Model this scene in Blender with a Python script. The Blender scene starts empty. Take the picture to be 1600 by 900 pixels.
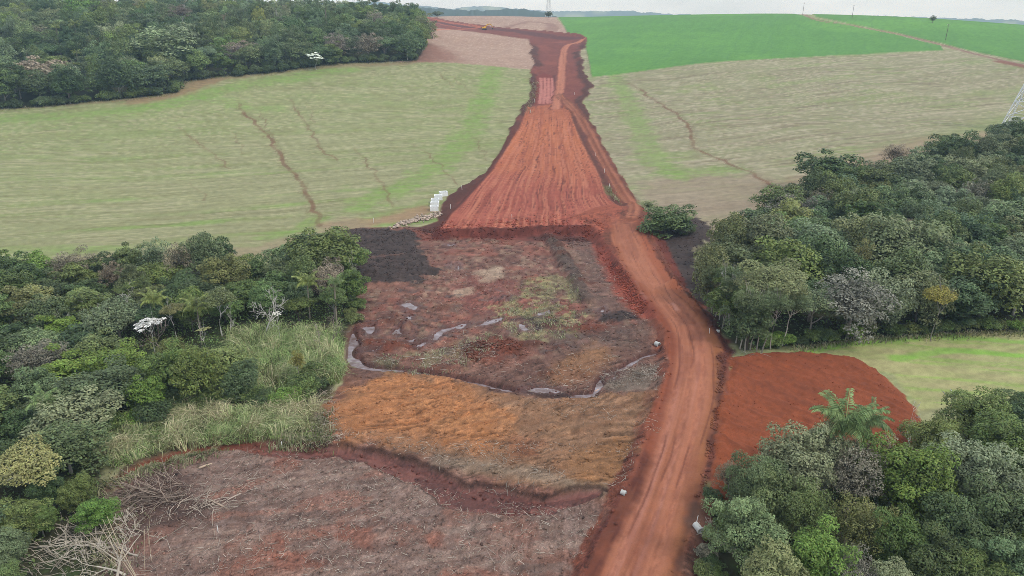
import bpy, math, random
import numpy as np
from mathutils import Vector, Matrix

random.seed(7)
RNG = np.random.default_rng(7)
SC = bpy.context.scene
COL = SC.collection

# ------------------------------------------------------------------ camera, sky, sun, exposure
F = 1101.0                     # focal length in pixels of the 1600 px wide photograph
PITCH = math.radians(20.9)
CAM = np.array([0.0, 0.0, 55.0])
cam = bpy.data.objects.new('camera', bpy.data.cameras.new('camera'))
COL.objects.link(cam)
cam.data.sensor_width = 36.0
cam.data.lens = F / 1600.0 * 36.0
cam.data.clip_start = 1.0
cam.data.clip_end = 40000.0
cam.location = CAM
cam.rotation_euler = (math.pi / 2 - PITCH, 0, 0)
SC.camera = cam

SUN_EL, SUN_AZ = math.radians(52), math.radians(115)      # azimuth from +Y towards +X
world = bpy.data.worlds.new('World')
SC.world = world
world.use_nodes = True
wn, wl = world.node_tree.nodes, world.node_tree.links
wn.clear()
w_out = wn.new('ShaderNodeOutputWorld')
w_bg = wn.new('ShaderNodeBackground')
w_bg.inputs['Strength'].default_value = 0.12
w_sky = wn.new('ShaderNodeTexSky')
w_sky.sky_type = 'NISHITA'
w_sky.sun_disc = False
w_sky.sun_elevation = SUN_EL
w_sky.sun_rotation = SUN_AZ
w_sky.air_density = 1.0
w_sky.dust_density = 2.5
w_tc = wn.new('ShaderNodeTexCoord')
w_map = wn.new('ShaderNodeMapping')
w_map.inputs['Scale'].default_value = (1, 1, 3.2)
w_noise = wn.new('ShaderNodeTexNoise')
w_noise.inputs['Scale'].default_value = 3.0
w_noise.inputs['Detail'].default_value = 7
w_noise.inputs['Roughness'].default_value = 0.6
w_ramp = wn.new('ShaderNodeMapRange')
w_ramp.inputs['From Min'].default_value = 0.3
w_ramp.inputs['From Max'].default_value = 0.62
w_ramp.inputs['To Min'].default_value = 0.55
w_ramp.inputs['To Max'].default_value = 0.97
w_mix = wn.new('ShaderNodeMix')
w_mix.data_type = 'RGBA'
w_mix.inputs['B'].default_value = (8.2, 8.9, 9.6, 1)       # bright overcast cloud
wl.new(w_tc.outputs['Generated'], w_map.inputs['Vector'])
wl.new(w_map.outputs['Vector'], w_noise.inputs['Vector'])
wl.new(w_noise.outputs['Fac'], w_ramp.inputs['Value'])
wl.new(w_ramp.outputs['Result'], w_mix.inputs['Factor'])
wl.new(w_sky.outputs['Color'], w_mix.inputs['A'])
wl.new(w_mix.outputs['Result'], w_bg.inputs['Color'])
wl.new(w_bg.outputs['Background'], w_out.inputs['Surface'])

sun = bpy.data.objects.new('sun', bpy.data.lights.new('sun', 'SUN'))
COL.objects.link(sun)
sun.data.energy = 1.5
sun.data.angle = math.radians(10)
sun.data.color = (1.0, 0.96, 0.9)
sd = Vector((math.sin(SUN_AZ) * math.cos(SUN_EL), math.cos(SUN_AZ) * math.cos(SUN_EL), math.sin(SUN_EL)))
sun.rotation_euler = sd.to_track_quat('Z', 'Y').to_euler()
sun.location = (150, -50, 300)

SC.view_settings.view_transform = 'Standard'
SC.view_settings.look = 'None'
SC.view_settings.gamma = 1.0
SC.view_settings.exposure = 0.08
SC.view_settings.use_curve_mapping = False
SC.render.engine = 'CYCLES'
SC.cycles.use_denoising = True
SC.cycles.denoising_prefilter = 'NONE'
SC.cycles.pixel_filter_type = 'BLACKMAN_HARRIS'
SC.cycles.filter_width = 0.8
SC.cycles.max_bounces = 5
SC.cycles.diffuse_bounces = 3
SC.cycles.glossy_bounces = 2
SC.cycles.transmission_bounces = 2
SC.cycles.volume_bounces = 1
SC.cycles.transparent_max_bounces = 4
SC.cycles.caustics_reflective = False
SC.cycles.caustics_refractive = False

# ------------------------------------------------------------------ helpers
def lin(c):
    c = np.asarray(c, float) / 255.0
    return np.where(c <= 0.04045, c / 12.92, ((c + 0.055) / 1.055) ** 2.4)

def C(r, g, b, k=1.0):
    return lin((r, g, b)) * k

def smooth(e0, e1, x):
    t = np.clip((x - e0) / (e1 - e0), 0, 1)
    return t * t * (3 - 2 * t)

def _mix(h):
    h ^= h >> np.uint32(15)
    h *= np.uint32(0x2C1B3C6D)
    h ^= h >> np.uint32(12)
    h *= np.uint32(0x297A2D39)
    h ^= h >> np.uint32(15)
    return (h >> np.uint32(8)).astype(np.float32) * np.float32(1 / 16777215)

def vnoise(x, y, seed=0):
    x, y = np.asarray(x, np.float32), np.asarray(y, np.float32)
    ix, iy = np.floor(x), np.floor(y)
    fx, fy = x - ix, y - iy
    ix, iy = ix.astype(np.int32).view(np.uint32), iy.astype(np.int32).view(np.uint32)
    fx, fy = fx * fx * (3 - 2 * fx), fy * fy * (3 - 2 * fy)
    hx0 = ix * np.uint32(0x9E3779B1) + np.uint32((seed * 0x85EBCA6B) & 0xFFFFFFFF)
    hx1 = hx0 + np.uint32(0x9E3779B1)
    hy0 = iy * np.uint32(0xC2B2AE35)
    hy1 = hy0 + np.uint32(0xC2B2AE35)
    a, b, c, d = _mix(hx0 ^ hy0), _mix(hx1 ^ hy0), _mix(hx0 ^ hy1), _mix(hx1 ^ hy1)
    b -= a
    d -= c
    a += b * fx
    c += d * fx
    return a + (c - a) * fy

def fbm(x, y, octaves=4, seed=0, gain=0.5):
    s, a, t = 0.0, 1.0, 0.0
    for o in range(octaves):
        ca, sa = math.cos(o * 1.1), math.sin(o * 1.1)
        s = s + a * vnoise((x * ca - y * sa) * 2 ** o + 17.3 * o, (x * sa + y * ca) * 2 ** o - 9.1 * o, seed + o)
        t += a
        a *= gain
    return s / t

# ------------------------------------------------------------------ the lie of the land: a thin plate through surveyed points
def ray(px, py):
    px, py = np.asarray(px, float), np.asarray(py, float)
    u, v = (px - 800) / F, (450 - py) / F
    cp, sp = math.cos(PITCH), math.sin(PITCH)
    return u, cp + v * sp, -sp + v * cp

def at_y(px, py, Y):
    dx, dy, dz = ray(px, py)
    t = Y / dy
    return float(t * dx), float(Y), float(55 + t * dz)

SURVEY = [(0, 900, 58.8), (400, 900, 58.6), (800, 900, 58.8), (1200, 900, 58.6), (1600, 900, 58.8),
    (0, 700, 82), (400, 700, 83), (800, 700, 83), (1200, 700, 82.5), (1600, 700, 82),
    (0, 550, 112), (400, 550, 112.5), (800, 550, 112.5), (1200, 550, 112), (1600, 550, 110),
    (0, 450, 144), (300, 450, 144), (600, 430, 151), (800, 430, 151.5), (1000, 430, 151), (1150, 430, 151), (1500, 430, 147),
    (0, 400, 167), (300, 380, 176), (500, 355, 193), (700, 355, 192), (850, 355, 192), (1000, 355, 192), (1130, 360, 189), (1300, 340, 199),
    (0, 300, 222), (250, 300, 226), (500, 300, 227), (700, 300, 228), (850, 300, 229), (1000, 300, 229), (1200, 300, 226), (1600, 230, 265),
    (0, 250, 262), (250, 250, 266), (500, 250, 270), (850, 250, 272), (1100, 250, 268), (1300, 250, 262),
    (0, 200, 305), (250, 200, 310), (500, 200, 320), (850, 200, 325), (1100, 200, 318), (1400, 200, 305), (1580, 205, 300),
    (0, 165, 345), (300, 125, 395), (600, 97, 455), (500, 150, 376), (250, 160, 350), (850, 165, 370),
    (850, 118, 445), (850, 80, 545), (870, 60, 620), (700, 45, 690), (700, 97, 460), (720, 70, 560),
    (1100, 150, 385), (1100, 100, 462), (1400, 150, 372), (1600, 150, 365), (1300, 88, 490), (1600, 103, 430),
    (1000, 60, 600), (1300, 60, 570), (1600, 75, 500), (1600, 42, 620), (1400, 27, 700), (1200, 22, 770),
    (1000, 25, 850), (870, 27, 900), (750, 24, 950), (650, 27, 900)]
PTS = [at_y(*s) for s in SURVEY] + [
    (-70, 510, 38), (-150, 500, 45), (-300, 480, 46), (-420, 500, 50), (-60, 600, 46), (-200, 620, 53), (-400, 620, 55), (-700, 700, 50),
    (-500, 1300, 10), (0, 1350, 20), (500, 1250, 15), (-1000, 1000, 30), (800, 900, 30), (250, 1250, 15),
    (620, 850, 32), (0, 0, 2), (-100, 0, 2), (100, 0, 2), (-250, 100, 1), (250, 100, 1), (-400, 250, 8), (420, 250, 12),
    (560, 450, 30), (-520, 350, 28), (900, 500, 25), (-1200, 400, 25), (-300, -100, 2), (300, -100, 2)]
PTS = np.array(PTS)

def _tps_k(d2):
    return np.where(d2 > 0, 0.5 * d2 * np.log(np.maximum(d2, 1e-12)), 0)
_S = 200.0
_P = PTS[:, :2] / _S
_n = len(_P)
_K = _tps_k(((_P[:, None] - _P[None]) ** 2).sum(-1)) + np.eye(_n) * 0.002
_A = np.zeros((_n + 3, _n + 3))
_A[:_n, :_n] = _K
_A[:_n, _n] = 1
_A[:_n, _n + 1:] = _P
_A[_n:, :_n] = _A[:_n, _n:].T
_W = np.linalg.solve(_A, np.concatenate([PTS[:, 2], np.zeros(3)]))

def base_z(X, Y):
    X, Y = np.asarray(X, np.float64).ravel() / _S, np.asarray(Y, np.float64).ravel() / _S
    if len(X) > 100000:
        X, Y = X.astype(np.float32), Y.astype(np.float32)
    out = np.empty(len(X))
    for i in range(0, len(X), 40000):
        x, y = X[i:i + 40000], Y[i:i + 40000]
        d2 = (x[:, None] - _P[:, 0]) ** 2 + (y[:, None] - _P[:, 1]) ** 2
        out[i:i + 40000] = _tps_k(d2) @ _W[:_n] + _W[_n] + _W[_n + 1] * x + _W[_n + 2] * y
    return out

_YS = np.concatenate([np.arange(35, 260, 2.0), np.arange(260, 1010, 5.0)])
def land(px, py, up=0.0):
    """Where the line of sight through each pixel first comes within `up` metres of the land (1000 m off when it never does)."""
    px, py = np.atleast_1d(np.asarray(px, float)), np.atleast_1d(np.asarray(py, float))
    up = np.broadcast_to(np.asarray(up, float), px.shape)
    dx, dy, dz = ray(px, py)
    T = _YS[None] / dy[:, None]
    X = T * dx[:, None]
    Z = 55 + T * dz[:, None]
    G = base_z(X, np.broadcast_to(_YS, X.shape)).reshape(X.shape) + up[:, None]
    below = Z <= G
    k = np.where(below.any(1), below.argmax(1), len(_YS) - 1)
    k = np.maximum(k, 1)
    r = np.arange(len(px))
    f0, f1 = (Z - G)[r, k - 1], (Z - G)[r, k]
    w = np.where(below.any(1), np.clip(f0 / np.where(np.abs(f0 - f1) < 1e-9, 1, f0 - f1), 0, 1), 1)
    Yh = _YS[k - 1] + (_YS[k] - _YS[k - 1]) * w
    return np.stack([Yh / dy * dx, Yh], 1)

def to_px(X, Y, Z):
    cp, sp = math.cos(PITCH), math.sin(PITCH)
    d = Y * cp - (Z - 55) * sp
    return 800 + F * X / d, 450 - F * (Y * sp + (Z - 55) * cp) / d

# ------------------------------------------------------------------ ground grid, finer near the viewer's valley and coarser with distance
row_px = np.concatenate([np.arange(912, 400, -1.7), np.arange(400, 120, -1.45), np.arange(120, 24.5, -1.1)])
rowY = land(np.full(len(row_px), 800.0), row_px)[:, 1]
rowY = np.unique(np.round(rowY[rowY < 960], 4))
rowY = np.concatenate([[-160, -60, -10, 20, 38, 48, 54], rowY[rowY > 56.5], np.linspace(965, 1000, 6), [1040, 1100, 1200]])
cc = np.linspace(-1, 1, 961)
ext = 1 + np.cumsum(0.004 * 1.24 ** np.arange(26))
cc = np.concatenate([-ext[::-1], cc, ext])
half = 0.73 * np.maximum(rowY, 0) + 24
GX = half[:, None] * cc[None]
GY = np.repeat(rowY[:, None], len(cc), 1)
NR, NC = GX.shape
X, Y = GX.ravel(), GY.ravel()
BZ = base_z(X, Y).astype(np.float32)
X, Y = X.astype(np.float32), Y.astype(np.float32)
H = BZ.copy()
N = len(X)

class Poly:
    """A patch of land outlined on the photograph and laid on the terrain."""
    def __init__(self, pts, world_pts=False):
        self.p = np.array(pts, float) if world_pts else land([q[0] for q in pts], [q[1] for q in pts])

def sdf(poly, x, y, margin=12.0):
    P = poly.p
    out = np.full(len(x), 1e3)
    lo, hi = P.min(0) - margin, P.max(0) + margin
    idx = np.nonzero((x > lo[0]) & (x < hi[0]) & (y > lo[1]) & (y < hi[1]))[0]
    if not len(idx):
        return out
    qx, qy = x[idx], y[idx]
    d = np.full(len(idx), 1e18)
    s = np.ones(len(idx))
    n = len(P)
    j = n - 1
    for i in range(n):
        ex, ey = P[j] - P[i]
        wx, wy = qx - P[i, 0], qy - P[i, 1]
        t = np.clip((wx * ex + wy * ey) / max(ex * ex + ey * ey, 1e-9), 0, 1)
        bx, by = wx - ex * t, wy - ey * t
        d = np.minimum(d, bx * bx + by * by)
        c1, c2, c3 = qy >= P[i, 1], qy < P[j, 1], ex * wy > ey * wx
        s = np.where((c1 & c2 & c3) | (~c1 & ~c2 & ~c3), -s, s)
        j = i
    out[idx] = s * np.sqrt(d)
    return out

class Line:
    def __init__(self, pts, world_pts=False, n=6):
        p = np.array(pts, float) if world_pts else land([q[0] for q in pts], [q[1] for q in pts])
        q = []                                    # Catmull-Rom so that tracks bend softly
        pp = np.vstack([2 * p[0] - p[1], p, 2 * p[-1] - p[-2]])
        for i in range(1, len(pp) - 2):
            for k in range(n):
                t = k / n
                a, b, c, d = pp[i - 1], pp[i], pp[i + 1], pp[i + 2]
                q.append(0.5 * (2 * b + (c - a) * t + (2 * a - 5 * b + 4 * c - d) * t * t + (3 * b - a - 3 * c + d) * t ** 3))
        q.append(p[-1])
        self.p = np.array(q)
        self.s = np.concatenate([[0], np.cumsum(np.linalg.norm(np.diff(self.p, axis=0), axis=1))])
        self.u = np.linspace(0, len(pts) - 1, len(self.p))

def line_dist(L, x, y, margin=15.0):
    """signed offset from the line, distance along it, and its control index, for points near it"""
    P = L.p
    D = np.full(len(x), 1e3)
    S, U = np.zeros(len(x)), np.zeros(len(x))
    lo, hi = P.min(0) - margin, P.max(0) + margin
    idx = np.nonzero((x > lo[0]) & (x < hi[0]) & (y > lo[1]) & (y < hi[1]))[0]
    if not len(idx):
        return D, S, U
    qx, qy = x[idx], y[idx]
    best = np.full(len(idx), 1e18)
    ds, ss, us = np.full(len(idx), 1e3), np.zeros(len(idx)), np.zeros(len(idx))
    for i in range(len(P) - 1):
        e = P[i + 1] - P[i]
        l2 = max(e @ e, 1e-9)
        wx, wy = qx - P[i, 0], qy - P[i, 1]
        t = np.clip((wx * e[0] + wy * e[1]) / l2, 0, 1)
        bx, by = wx - e[0] * t, wy - e[1] * t
        d2 = bx * bx + by * by
        m = d2 < best
        sgn = np.sign(e[0] * wy - e[1] * wx)
        best = np.where(m, d2, best)
        ds = np.where(m, -sgn * np.sqrt(d2), ds)        # positive = right of the direction of travel
        ss = np.where(m, L.s[i] + t * math.sqrt(l2), ss)
        us = np.where(m, L.u[i] + t * (L.u[i + 1] - L.u[i]), us)
    D[idx], S[idx], U[idx] = ds, ss, us
    return D, S, U

# noise shared by all the painting below
n_fine = fbm(X / 0.7, Y / 0.7, 3, 11)
n_mid = fbm(X / 3.5, Y / 3.5, 4, 23)
n_big = fbm(X / 18, Y / 18, 4, 37)
n_huge = fbm(X / 70, Y / 70, 3, 51)
farness = smooth(150, 500, Y)
edge_n = (fbm(X / 2.2, Y / 2.2, 4, 71) - 0.5) * 2

def mask(poly, w=0.4, rough=0.6, stretch=None, margin=12):
    d = sdf(poly, X, Y, margin)
    return smooth(w, -w, d + edge_n * rough), d

CO = np.zeros((N, 3), np.float32)
WET = np.zeros(N, np.float32)        # 0 dry .. 1 wet
GRIT = np.full(N, 0.5, np.float32)   # fine relief
REG = np.zeros(N, np.int16)

def paint(m, c, k=1.0):
    i = np.nonzero(m > 0.004)[0]
    if len(i):
        w = (np.clip(m[i], 0, 1) * (k[i] if np.ndim(k) else k))[:, None].astype(np.float32)
        c = np.asarray(c, np.float32)
        CO[i] += ((c[i] if c.ndim == 2 else c) - CO[i]) * w

def mixc(a, b, t):
    a, b = np.asarray(a, np.float32), np.asarray(b, np.float32)
    return a + (b - a) * np.clip(t, 0, 1).astype(np.float32)[:, None]

# ------------------------------------------------------------------ painting the land: fields
q = Y - 0.27 * X
a = X + 0.27 * Y
wob = (fbm(a / 60, q / 60, 3, 5) - 0.5) * 14
row1 = fbm(a / 30, (q + wob) / 1.7, 3, 91)
row2 = fbm(a / 70, (q + wob) / 5.5, 3, 92)
row3 = fbm(a / 16, (q + wob) / 0.75, 2, 93)
straw, straw_d, straw_l = C(150, 149, 110), C(128, 122, 86), C(178, 172, 136)
green_s, green_b = C(130, 148, 82), C(118, 160, 66)
CO[:] = straw
paint(np.clip(smooth(-60, -200, X) * 0.6 + smooth(260, 340, Y) * 0.4, 0, 1), C(140, 152, 92), 0.6)
paint(smooth(0.42, 0.64, row2 * 0.6 + n_huge * 0.4), mixc(green_s, straw, n_mid * 0.8), 0.75)
paint(smooth(0.5, 0.75, row1), straw_d, 0.4)
paint(smooth(0.54, 0.70, row3 * 0.7 + row1 * 0.3 + 0.02), straw_l, 0.5)
paint(smooth(0.58, 0.8, 1 - row3), C(128, 122, 84), 0.45)
paint(smooth(0.55, 0.72, row2 * 0.45 + n_big * 0.4 + n_mid * 0.15) * smooth(330, 180, Y), green_b, 0.45)
GRIT[:] = 0.35

right_side = smooth(8, 14, X - (Y - 190) * 0.02 - 22) * (Y > 150)
right_poly = Poly([(985, 340), (905, 130), (880, 60), (1000, 55), (1600, 60), (1760, 120), (1760, 330), (1300, 420), (1130, 400), (1060, 400)])
mR, dR = mask(right_poly, 1, 1, margin=20)
tan_r = mixc(C(146, 138, 112), C(160, 148, 126), row2)
paint(mR, tan_r, 0.55)
paint(mR * smooth(0.5, 0.7, row2 * 0.5 + n_big * 0.5), green_s, 0.5)
paint(mR * smooth(0.52, 0.75, row1), C(128, 112, 90), 0.55)
paint(mR * smooth(0.5, 0.74, row3), C(184, 172, 148), 0.45)
ls = Line([(1450, 240), (1600, 190), (1750, 160)])
d, s, u = line_dist(ls, X, Y, 60)
paint(mR * smooth(26, 6, np.abs(d) + n_mid * 8), green_s, 0.6)
low_r = Poly([(1000, 285), (1100, 270), (1190, 275), (1260, 300), (1330, 320), (1280, 350), (1130, 385), (1020, 340)])
m, d = mask(low_r, 4, 4)
paint(m, mixc(C(166, 148, 128), C(142, 124, 104), row1), 0.75)

def green_strip(pts, w, k, c=None):
    d, s, u = line_dist(Line(pts), X, Y, w * 3)
    paint(smooth(w * 1.15, w * 0.25, np.abs(d) + (n_mid - 0.5) * w * 1.5) * (0.45 + 0.55 * smooth(0.35, 0.6, row3)), mixc(green_b if c is None else c, green_s, 0.15 + row1), k * 1.1)
green_strip([(775, 100), (762, 140), (740, 190), (700, 245), (650, 282), (560, 322)], 8, 0.75)
green_strip([(960, 118), (985, 165), (1005, 215), (1022, 245), (1060, 275)], 7, 0.6)
green_strip([(1045, 262), (1075, 272), (1140, 268)], 8, 0.45)
green_strip([(0, 186), (120, 180), (250, 165), (340, 142), (450, 122), (545, 110)], 10, 0.75)
green_strip([(330, 152), (390, 168), (430, 170)], 8, 0.5)
green_strip([(420, 372), (480, 352), (500, 342)], 4, 0.7)
green_strip([(0, 390), (100, 388), (190, 386)], 3, 0.5)
green_strip([(540, 352), (600, 335), (660, 318)], 4, 0.6)
d, s, u = line_dist(Line([(215, 158), (260, 150), (300, 138), (325, 126)]), X, Y, 30)
paint(smooth(9, 2, np.abs(d) + (n_mid - 0.5) * 10), C(150, 116, 88), 0.7)
d, s, u = line_dist(Line([(-60, 170), (0, 168), (100, 162), (200, 154), (300, 128), (400, 116), (520, 102), (640, 98)]), X, Y, 30)
paint(smooth(7, 2, np.abs(d) + (n_mid - 0.5) * 7), C(150, 128, 98), 0.65)
d, s, u = line_dist(Line([(520, 352), (600, 345), (660, 328)]), X, Y, 30)
paint(smooth(6, 2, np.abs(d) + (n_mid - 0.5) * 7), C(156, 120, 94), 0.7)
d, s, u = line_dist(Line([(-40, 425), (150, 412), (330, 398), (430, 388), (540, 352)]), X, Y, 30)
paint(smooth(9, 3, np.abs(d) + (n_mid - 0.5) * 9), C(156, 140, 112), 0.75)
d, s, u = line_dist(Line([(1270, 300), (1340, 270), (1450, 230), (1560, 215), (1620, 205)]), X, Y, 30)
paint(smooth(16, 4, np.abs(d) + (n_mid - 0.5) * 12), C(158, 134, 112), 0.75)

# erosion gullies: narrow runs of bare red soil cut a little into the field
def gully(pts, w, k, depth=0.25):
    d, s, u = line_dist(Line(pts), X, Y, 8)
    wob2 = (vnoise(s / 6, s * 0 + len(pts), 3) - 0.5) * 2.4 + (vnoise(s / 2.3, s * 0 + len(pts), 5) - 0.5) * 0.7
    w = w * 0.52
    fade = np.clip(0.45 + 1.1 * vnoise(s / 6, s * 0 + 7, 9), 0, 1)
    m = smooth(w * 1.35, w * 0.6, np.abs(d + wob2) + edge_n * 0.3 * w)
    m2_ = smooth(w * 4, w * 1.5, np.abs(d + wob2) + edge_n * 1.2) * smooth(0.5, 0.66, n_fine)
    paint(m2_ * fade, C(118, 92, 68), k * 0.5)
    paint(m * fade, mixc(C(130, 96, 72), C(110, 80, 60), n_mid), k * 0.85)
    H[:] = H - m * depth
gully([(372, 163), (400, 195), (425, 220), (440, 250), (462, 275), (480, 305), (495, 335), (500, 352)], 1.5, 0.95, 0.5)
gully([(425, 215), (415, 195), (405, 175)], 0.6, 0.6)
gully([(280, 198), (310, 220), (340, 245), (358, 264)], 0.9, 0.6)
gully([(345, 195), (370, 215), (382, 240)], 0.6, 0.45)
gully([(455, 155), (478, 190), (500, 228), (525, 250)], 1.0, 0.65)
gully([(480, 160), (490, 185), (482, 205)], 0.6, 0.45)
gully([(556, 232), (590, 275), (612, 322)], 0.9, 0.6)
gully([(648, 225), (682, 252), (714, 288)], 0.8, 0.6)
gully([(672, 103), (690, 118), (708, 134)], 0.9, 0.5)
gully([(695, 108), (720, 130), (745, 148)], 0.8, 0.35)
gully([(735, 205), (755, 235), (762, 250)], 0.6, 0.45)
gully([(300, 285), (318, 305), (322, 312)], 0.6, 0.4)
gully([(985, 130), (1010, 148), (1040, 166), (1066, 186), (1080, 206), (1084, 228), (1110, 243), (1150, 260), (1190, 278), (1220, 294), (1275, 306)], 1.5, 0.95, 0.5)
gully([(1040, 150), (1025, 143), (1070, 130)], 0.6, 0.3)

# ploughed tan field and the two green crops
tan_poly = Poly([(560, 95), (640, 97), (700, 98), (780, 104), (840, 110), (850, 80), (918, 62), (888, 54), (884, 46), (870, 30), (873, 20), (760, 10), (600, 10), (560, 30)])
mT, dT = mask(tan_poly, 1.2, 1.5, margin=30)
paint(mT, mixc(C(176, 148, 130), C(158, 128, 112), 0.6 * row2 + 0.4 * n_big))
paint(mT * smooth(0.55, 0.75, n_fine), C(190, 166, 148), 0.5)
paint(mT * smooth(0.5, 0.7, 1 - n_mid), C(150, 118, 104), 0.35)
d, s, u = line_dist(Line([(660, 98), (672, 85), (662, 70), (690, 90)]), X, Y, 40)
paint(mT * smooth(26, 6, np.abs(d) + n_mid * 8), C(140, 98, 84), 0.8)
for r_ in (0, 1, 2, 3):
    d, s, u = line_dist(Line([(770 + 8 * r_, 44), (820, 37 - r_), (855 - 2 * r_, 36), (870 - 4 * r_, 42), (866 - 7 * r_, 51)]), X, Y, 20)
    paint(mT * smooth(3.0, 1.0, np.abs(d)), C(140, 106, 94), 0.6)
crop1 = Poly([(872, 28), (880, 16), (1238, 12), (1243, 22.5), (1262, 27.5), (1300, 34.5), (1330, 41), (1400, 54.5), (1470, 72), (1474, 79), (1300, 87), (1100, 99), (1000, 112), (925, 121), (912, 60), (888, 55), (884, 46)])
crop2 = Poly([(1250, 12), (1700, 20), (1900, 100), (1760, 140), (1600, 97), (1530, 83), (1470, 68), (1400, 51.5), (1330, 38), (1275, 27), (1254, 22)])
crow = fbm(a / 50, (X * 0.9 - 0.35 * Y) / 2.2, 3, 44)
for pl in (crop1, crop2):
    m, d = mask(pl, 0.5, 0.6, margin=30)
    paint(m, mixc(C(98, 148, 68), C(82, 128, 62), 0.5 * n_big + 0.5 * crow))
    paint(m * smooth(0.45, 0.75, n_huge), C(110, 160, 70), 0.5)
    paint(m * smooth(0.55, 0.75, 1 - n_mid), C(76, 124, 66), 0.35)
    tram = np.abs(((X * 0.94 - 0.34 * Y + (n_huge - 0.5) * 20) / 21.0) % 1.0 - 0.5)
    paint(m * smooth(0.03, 0.012, tram), C(84, 128, 72), 0.5)
    tram = np.abs(((X * 0.3 + 0.95 * Y + (n_huge - 0.5) * 30) / 27.0) % 1.0 - 0.5)
    paint(m * smooth(0.05, 0.02, tram), C(92, 140, 74), 0.4)
    H += smooth(0.2, -0.3, d + edge_n * 0.3) * 0.5
    GRIT[m > 0.5] = 0.25
trk = Line([(1247, 20), (1262, 26), (1330, 40), (1400, 53), (1470, 70), (1530, 86), (1600, 102), (1700, 125)])
dK, sK, uK = line_dist(trk, X, Y, 20)
mK = smooth(2.5, 1.4, np.abs(dK) + edge_n * 0.6)
paint(mK, mixc(C(158, 132, 114), C(128, 92, 80), n_mid))
d, s, u = line_dist(Line([(1560, 96), (1600, 104), (1680, 122)]), X, Y, 20)
paint(smooth(5, 2, np.abs(d) + edge_n), C(130, 72, 62), 0.8)

# meadow beside the mid wood, and the dark litter under the woods
meadow = Poly([(1230, 548), (1270, 535), (1340, 525), (1420, 520), (1700, 510), (1800, 640), (1600, 625), (1440, 640), (1395, 585)])
mM, dM = mask(meadow, 0.6, 0.6)
mq = Y + 0.25 * X
mrow = fbm(X / 14, (mq + wob * 0.4) / 1.1, 3, 61)
paint(mM, mixc(C(150, 162, 92), C(166, 158, 118), n_big * 0.8 + mrow * 0.4 - 0.1))
paint(mM * smooth(0.5, 0.7, mrow), C(136, 166, 76), 0.6)
paint(mM * smooth(0.52, 0.72, 1 - mrow), C(172, 158, 120), 0.5)
paint(mM * smooth(-1, -14, X - 50) * 0.4, C(170, 152, 120))
for pts_ in ([(1250, 552), (1330, 536), (1430, 528)], [(1430, 523), (1500, 528), (1600, 536)], [(1400, 560), (1500, 548), (1600, 556)]):
    d, s, u = line_dist(Line(pts_), X, Y, 8)
    paint(mM * smooth(1.6, 0.5, np.abs(d) + (n_mid - .5) * 2), C(122, 176, 62), 0.6)
WOOD_UP = Poly([(-220, 190), (-40, 172), (60, 167), (180, 156), (262, 147), (285, 128), (330, 122), (430, 113), (530, 99), (600, 97), (652, 95), (668, 70), (655, 52), (622, 34), (500, 24), (300, 24), (-200, 24)])
WOOD_LEFT = Poly([(-200, 440), (0, 428), (150, 424), (240, 420), (330, 416), (420, 418), (470, 405), (545, 400), (556, 470), (545, 530), (520, 560), (520, 625), (440, 655), (300, 660), (180, 690), (160, 740), (185, 800), (200, 960), (-300, 960)])
WOOD_RIGHT = Poly([(1112, 432), (1118, 410), (1145, 392), (1270, 312), (1360, 300), (1450, 270), (1560, 235), (1620, 225), (1800, 215), (1900, 500), (1600, 518), (1460, 523), (1340, 530), (1250, 545), (1160, 548), (1125, 520), (1100, 480)])
WOOD_NEAR = Poly([(1450, 705), (1480, 690), (1600, 676), (1800, 670), (1800, 980), (1150, 980), (1150, 900), (1160, 840), (1200, 800), (1270, 770), (1380, 740)])
FLOOR_NEAR = Poly([(1450, 690), (1480, 670), (1600, 655), (1800, 650), (1800, 990), (1060, 990), (1085, 880), (1100, 800), (1170, 760), (1270, 735), (1380, 715)])
mW = np.zeros(N)
for pl in (WOOD_UP, WOOD_LEFT, WOOD_RIGHT, FLOOR_NEAR):
    m, d = mask(pl, 1.0, 1.0, margin=25)
    mW = np.maximum(mW, m)
paint(mW, mixc(C(70, 66, 46), C(52, 58, 36), n_mid))
paint(mW * smooth(0.5, 0.7, n_fine * 0.5 + n_mid * 0.5), C(66, 84, 44), 0.7)

# ------------------------------------------------------------------ cleared valley floor
CLEAR = Poly([(530, 362), (560, 356), (640, 354), (690, 356), (780, 352), (860, 345), (950, 345), (1000, 340), (1010, 360), (1030, 400), (1060, 445), (1100, 488), (1130, 530), (1150, 548), (1136, 600), (1125, 660), (1112, 740), (1092, 800), (1088, 870), (1080, 980), (160, 980), (182, 830), (176, 790), (185, 745), (225, 715), (300, 698), (420, 686), (500, 690), (505, 640), (540, 590), (552, 540), (556, 500), (560, 455), (545, 452), (540, 400)])
mC, dC = mask(CLEAR, 0.5, 1.0)
ridg = 1 - np.abs(fbm(X / 4.5, Y / 4.5, 4, 131) * 2 - 1)
clod = fbm(X / 1.5, Y / 1.5, 4, 137)
mud = mixc(C(120, 88, 77), C(98, 71, 62), n_mid)
mud = mixc(mud, C(140, 98, 83), smooth(0.5, 0.7, n_big))
paint(mC, mud)
paint(mC * smooth(0.52, 0.7, clod), C(86, 60, 54), 0.45)
paint(mC * smooth(0.55, 0.74, 1 - clod), C(140, 106, 92), 0.4)
GRIT = np.where(mC > 0.5, 1.0, GRIT)
lump = fbm(X / 0.8, Y / 0.8, 3, 139)
H += mC * ((clod - 0.5) * 0.8 + (ridg - 0.7) * 0.4 + (lump - 0.5) * 0.4 + (n_big - 0.5) * 0.8) * smooth(0, -3, dC)

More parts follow.
